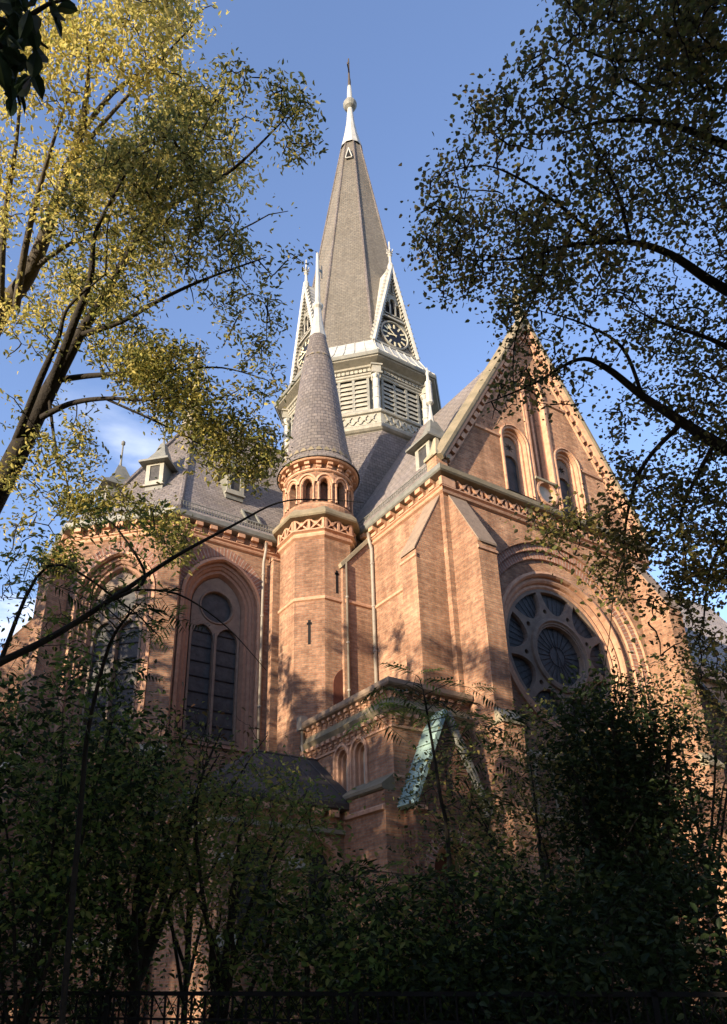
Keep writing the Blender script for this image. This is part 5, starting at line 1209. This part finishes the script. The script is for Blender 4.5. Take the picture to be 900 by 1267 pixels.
shrub('bush', 'black shaded bush in the bottom right corner', 880, 8.0, .0, 2.9, 1.5, 436, ['deep'], 0.053, per=28, stems=9, cat='bush')
shrub('young_tree', 'young tree with loose leaves at the right edge', 905, 11.5, 3.0, 5.9, 1.4, 195, ['linden', 'deep'], 0.046, per=28, stems=8, cat='tree')
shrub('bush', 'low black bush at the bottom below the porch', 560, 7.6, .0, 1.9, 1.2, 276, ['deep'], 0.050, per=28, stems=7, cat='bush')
# ---- long bare bough crossing low from the left
bC = ground_at(-150, 7.2); c0 = seen(-60, 850, 6.6)
make_tree('locust_tree', 'locust tree off the left edge whose long bough crosses in front of the apse', bC,
  ([bC, bC+Vector((0, 0, 2)), bC+Vector((.1, .1, 3.0)), bC+Vector((.1, .2, 6))], [.14, .12, .1, .05]),
  [([bC+Vector((.1, .1, 2.9)), c0]+[seen(x, y, d) for x, y, d in ((0, 820, 6.6), (70, 785, 6.7), (140, 740, 6.8), (215, 690, 6.9), (285, 652, 7.1), (345, 622, 7.3), (400, 618, 7.5), (450, 622, 7.6))], [.042, .036, .032, .028, .023, .018, .012, .008, .005, .003]),
   L_((140, 742, 6.8, .018), (180, 715, 6.8, .014), (150, 660, 6.9, .009), (130, 640, 6.9, .004)),
   L_((0, 820, 6.6, .02), (60, 700, 6.9, .012), (150, 745, 7.0, .009), (200, 790, 7.0, .004)),
   L_((160, 730, 6.8, .012), (220, 735, 6.9, .009), (280, 775, 7.0, .006), (330, 830, 7.0, .003))],
  scatter_region([(0, 660), (80, 650), (190, 610), (210, 640), (160, 760), (210, 790), (100, 800), (0, 790)], 6.4, 7.6, 75), ['green', 'olive'], 'bark', .05, per=15, spread=.10, width=.45, twig=.004, maxlen=.9)
# ---- feathered compound leaves
def frond_mesh(n=9, L0=.42, m='green'):
    b = MB(); 
    for k in range(n):
        t = .15+.85*k/n; x = t*L0; z = -.25*t*t*L0; ll = .17*L0*(1.15-abs(t-.5))*1.5
        for sg in (1, -1):
            ll = .17*L0*(1.15-abs(t-.5))*1.5*random.uniform(.75, 1.15); z = -.25*t*t*L0+random.uniform(-.012, .012); a = (x+random.uniform(-.006, .006), 0, z)
            if random.random() < .07: continue
            b.poly([a, (x+ll*.30, sg*ll*.45, z+.01), (x+ll*.50, sg*ll*1.15, z-.035), (x+.045*L0, sg*ll*.6, z+.0)])
    b.poly([(0, -.004, 0), (0, .004, 0), (L0, .002, -.25*L0), (L0, -.002, -.25*L0)])
    return b.mesh('frond', ML[m])
FR = [frond_mesh(9, .42, 'green'), frond_mesh(11, .5, 'deep')]
def frond_tree(name, label, pts, spots, px, D, sc_=(.8, 1.2)):
    b = ground_at(px, D); root = empty(name, b, label, 'young tree')
    P, Q = smooth_path([b]+[seen(*p) for p in pts], [.03]+[.025-.018*k/len(pts) for k in range(len(pts))]); add('trunk', tubes_mesh('trunk', [([p-b for p in P], Q)], M['bark'], 6), root)
    nodes = P[len(P)//3:]; tw = []
    for x, y, d in spots:
        c = seen(x, y, d); k = min(nodes, key=lambda q: (q-c).length); tw.append(([k-b, (k+c)/2-b+Vector((0, 0, .08)), c-b], [.008, .006, .004]))
        for j in range(4):
            a = j*1.6+random.uniform(-.4, .4); o = bpy.data.objects.new('frond', random.choice(FR)); col.objects.link(o); o.parent = root
            o.matrix_local = Matrix.Translation(c-b) @ Matrix.Rotation(a, 4, 'Z') @ Matrix.Rotation(random.uniform(-.35, .55), 4, 'Y') @ Matrix.Rotation(random.uniform(-.4, .4), 4, 'X') @ Matrix.Scale(random.uniform(*sc_), 4)
    add('twigs', tubes_mesh('twigs', tw, M['barkg'], 4), root, 'stuff')
frond_tree('sumac', 'sumac with feathered leaves in front of the porch parapet and doorway gable', [(556, 1060, 9.0), (545, 985, 9.0), (535, 920, 9.1), (525, 860, 9.2)],
   [(525, 862, 9.2), (500, 870, 9.1), (545, 880, 9.3), (480, 850, 9.1), (515, 835, 9.2), (560, 870, 9.3), (580, 895, 9.3), (465, 885, 9.0), (600, 935, 9.2), (615, 900, 9.3), (580, 850, 9.4), (605, 985, 9.2)], 560, 9.0)
frond_tree('sumac', 'sumac with broad feathered leaves low before the annex', [(380, 1180, 8.2), (385, 1130, 8.2), (390, 1090, 8.2)],
   [(390, 1070, 8.2), (350, 1080, 8.2), (430, 1085, 8.2), (470, 1080, 8.3), (410, 1120, 8.1), (360, 1140, 8.1), (320, 1120, 8.1), (500, 1100, 8.2), (450, 1130, 8.1), (530, 1085, 8.2)], 385, 8.2)
frond_tree('locust_sapling', 'locust sapling with hanging feathered leaves in front of the left apse window', [(100, 1000, 7.2), (110, 900, 7.2), (135, 800, 7.1), (160, 760, 7.0)],
   [(160, 755, 7.0), (185, 780, 7.0), (200, 740, 7.0), (130, 740, 7.0), (100, 770, 7.1), (60, 720, 7.1), (40, 690, 7.1), (75, 830, 7.0), (30, 800, 7.0), (150, 830, 7.1), (20, 870, 7.0), (90, 890, 7.1), (215, 765, 7.0), (50, 950, 7.1)], 90, 7.2, (.55, .9))
# ---- park trees beyond the picture: left rows throw the dapples, others are added to block skylight
def shade_mesh(h0, h1, rad, nl, size, seed, m, nb_=34, sg=.115):
    g_ = np.random.default_rng(seed); c = g_.normal(size=(nb_, 3)); c /= np.linalg.norm(c, axis=1)[:, None]; c *= g_.uniform(.35, 1, nb_)[:, None]
    c = c*np.array([rad, rad, (h1-h0)/2])+np.array([0, 0, (h0+h1)/2]); k = g_.integers(0, nb_, nl)
    P = c[k]+g_.normal(size=(nl, 3))*rad*sg
    return leaves_mesh('crown', P, size, ML[m], .7)
SH = [(shade_mesh(9, 21.6, 4.6, 4600, .32, 1, 'linden'), 9), (shade_mesh(11, 22.6, 4.4, 4200, .32, 2, 'linden'), 11), (shade_mesh(7.5, 20.2, 4.6, 4600, .32, 3, 'olive'), 7.5),
      (shade_mesh(8, 21.5, 4.0, 5200, .24, 11, 'linden', 52, .085), 8), (shade_mesh(9, 21.8, 4.0, 5200, .24, 12, 'olive', 52, .085), 9)]
SH.append((shade_mesh(3, 24, 5.6, 15000, .36, 21, 'deep', 90, .13), 5))  # denser crown, added to cut skylight from behind the camera
SHT = []
for cm, h in SH:
    tb = [([(0, 0, 0), (.1, 0, 4), (0, .1, h), (0, 0, h+6)], [.38, .3, .24, .1])]
    for k in range(7):
        a = k*.9; tb.append(([(0, 0, h-1+.5*k), (1.2*math.cos(a), 1.2*math.sin(a), h+1+.6*k), (3*math.cos(a), 3*math.sin(a), h+3+.8*k)], [.13, .09, .03]))
    SHT.append(tubes_mesh('trunk', tb, M['bark'], 8))
def shade_tree(x, y, k, s=1.0, rot=0.0, lab='tall unseen park tree set outside the picture for its shade'):
    r_ = empty('shade_tree', (x, y, 0), lab, 'tree', 'park trees outside the picture'); r_.rotation_euler = (0, 0, rot); r_.scale = (s, s, s)
    add('crown', SH[k][0], r_, 'stuff'); add('trunk', SHT[k], r_)
for i, (x, y, k, s) in enumerate([(-47, -10.0, 2, .96), (-45, -4, 0, .94), (-46, 3, 1, .92), (-43, 9.5, 0, 1.0), (-52, -7, 1, .95), (-53, 1, 2, 1.05), (-55, 8, 1, 1.0),
      (-37, -22.5, 0, .95), (-44, -26, 1, 1.0), (-28, -27, 0, .9), (-18, -31, 2, .9), (-7, -30, 0, .9), (4, -27, 1, .9), (15, -23, 2, .9), (-60, -4, 0, .95), (-10, -23, 1, .8), (-21, -23, 2, .8), (-1, -20.5, 0, .8), (8, -18, 1, .85), (18, -12, 0, .9), (25, -3, 2, .9), (-16, -20.5, 0, .95), (-25, -17, 1, .85), (-6, -19.5, 2, .95), (3, -17, 1, .9), (12, -21, 0, 1.0), (-14, -27, 1, 1.1), (0, -27, 0, 1.1), (-25, -25, 5, 1.0), (-14, -25.5, 5, 1.0), (-4, -22.5, 5, 1.0), (6, -20, 5, 1.0), (16, -17, 5, 1.0), (24, -12, 5, .9), (-38, -27, 5, 1.0), (-26, -6.6, 3, .86), (-25, -2.5, 4, .88), (-24.5, 3, 3, .92), (-27, 10, 4, 1.0), (-22, 8, 3, .98), (-18.3, 4.5, 1, .58), (-19.5, -1.5, 0, .56), (-19, 9, 0, .6)]):
    shade_tree(x, y, k, s, i*1.3)
LOW = shade_mesh(.6, 8.2, 3.4, 3600, .28, 5, 'deep'); LT = tubes_mesh('trunk', [([(0, 0, 0), (.1, 0, 2), (0, 0, 6)], [.16, .12, .04])], M['bark'], 6)  # unseen low trees, added to keep the sun off the undergrowth
for i, (x, y, s) in enumerate([(-33, -12.5, 1.25), (-31, -7, 1.3), (-34, -18, 1.25), (-27, -17, 1.1), (-24, -22, 1.0), (-33, 1, 1.2), (-29, -11, 1.15), (-38, -15, 1.35), (-22, -13, .75), (-23, -8, .8)]):
    r_ = empty('bushy_shade_tree', (x, y, 0), 'low bushy unseen tree set outside the picture for its shade', 'tree', 'unseen low trees added for shade'); r_.rotation_euler = (0, 0, i*1.1); r_.scale = (s, s, s)
    add('crown', LOW, r_, 'stuff'); add('trunk', LT, r_)
# ---- iron railing
FA = ground_at(-120, 9.2); FB = ground_at(980, 6.9); ff = Fr(FA, FB-FA, Vector(((FB-FA).y, -(FB-FA).x, 0))); FLn = (FB-FA).length
fe = empty('iron_railing', FA, 'black iron park railing with a lattice band, low across the foreground', 'fence')
def fbuild(b, name): 
    o = b.build(name, M['iron'], fe); o.matrix_local = Matrix.Translation(-FA); return o
b = MB(); b.box(ff, 0, FLn, -.022, .022, 1.55, 1.585); fbuild(b, 'top_rail')
b = MB(); b.box(ff, 0, FLn, -.014, .014, 1.36, 1.38); fbuild(b, 'rail'); b = MB(); b.box(ff, 0, FLn, -.018, .018, .12, .15); fbuild(b, 'rail')
pb = MB(); pb.box(WORLD, -.008, .008, -.008, .008, 0, 1.56); PB = pb.mesh('bar', M['iron'])
lb = MB(); 
for sg in (1, -1):
    lb.tube([(-.06*sg, .004*sg, 1.38), (.06*sg, .004*sg, 1.55)], .006, 4)
LB = lb.mesh('lattice', M['iron'])
lc = MB(); lc.tube([(-.055, 0, 1.30), (-.04, 0, 1.345), (0, 0, 1.365), (.04, 0, 1.345), (.055, 0, 1.30)], .006, 4); LC = lc.mesh('loop', M['iron'])
n = int(FLn/.125)
for k in range(n):
    m4 = ff.mat(.06+k*.125, 0, 0); m4.translation -= FA; inst2 = bpy.data.objects.new('bar', PB); col.objects.link(inst2); inst2.parent = fe; inst2.matrix_local = m4
    if k % 2 == 0:
        pass
lt = MB()
for k in range(n):
    a = .1225+k*.125; lt.tube([ff.w(a-.055, .003, 1.38), ff.w(a+.055, .003, 1.55)], .005, 4); lt.tube([ff.w(a+.055, -.003, 1.38), ff.w(a-.055, -.003, 1.55)], .005, 4)
o = fbuild(lt, 'lattice'); o['kind'] = 'stuff'
pst = MB(); pst.box(WORLD, -.022, .022, -.022, .022, 0, 1.6); PST = pst.mesh('post', M['iron'])
a = .0
while a < FLn:
    m4 = ff.mat(a, 0, 0); m4.translation -= FA; o = bpy.data.objects.new('post', PST); col.objects.link(o); o.parent = fe; o.matrix_local = m4; a += 2.25
# ---- grass and fallen leaves
gp = rng.uniform([-30, -20, 0], [12, 2, 0], (16000, 3)); gp[:, 2] = .01
o = bpy.data.objects.new('fallen_leaves', leaves_mesh('fallen_leaves', gp, .08, ML['rust'], .7)); col.objects.link(o); tag(o, 'rust coloured fallen leaves and grass strewn over the ground', 'leaf litter', kind='stuff')
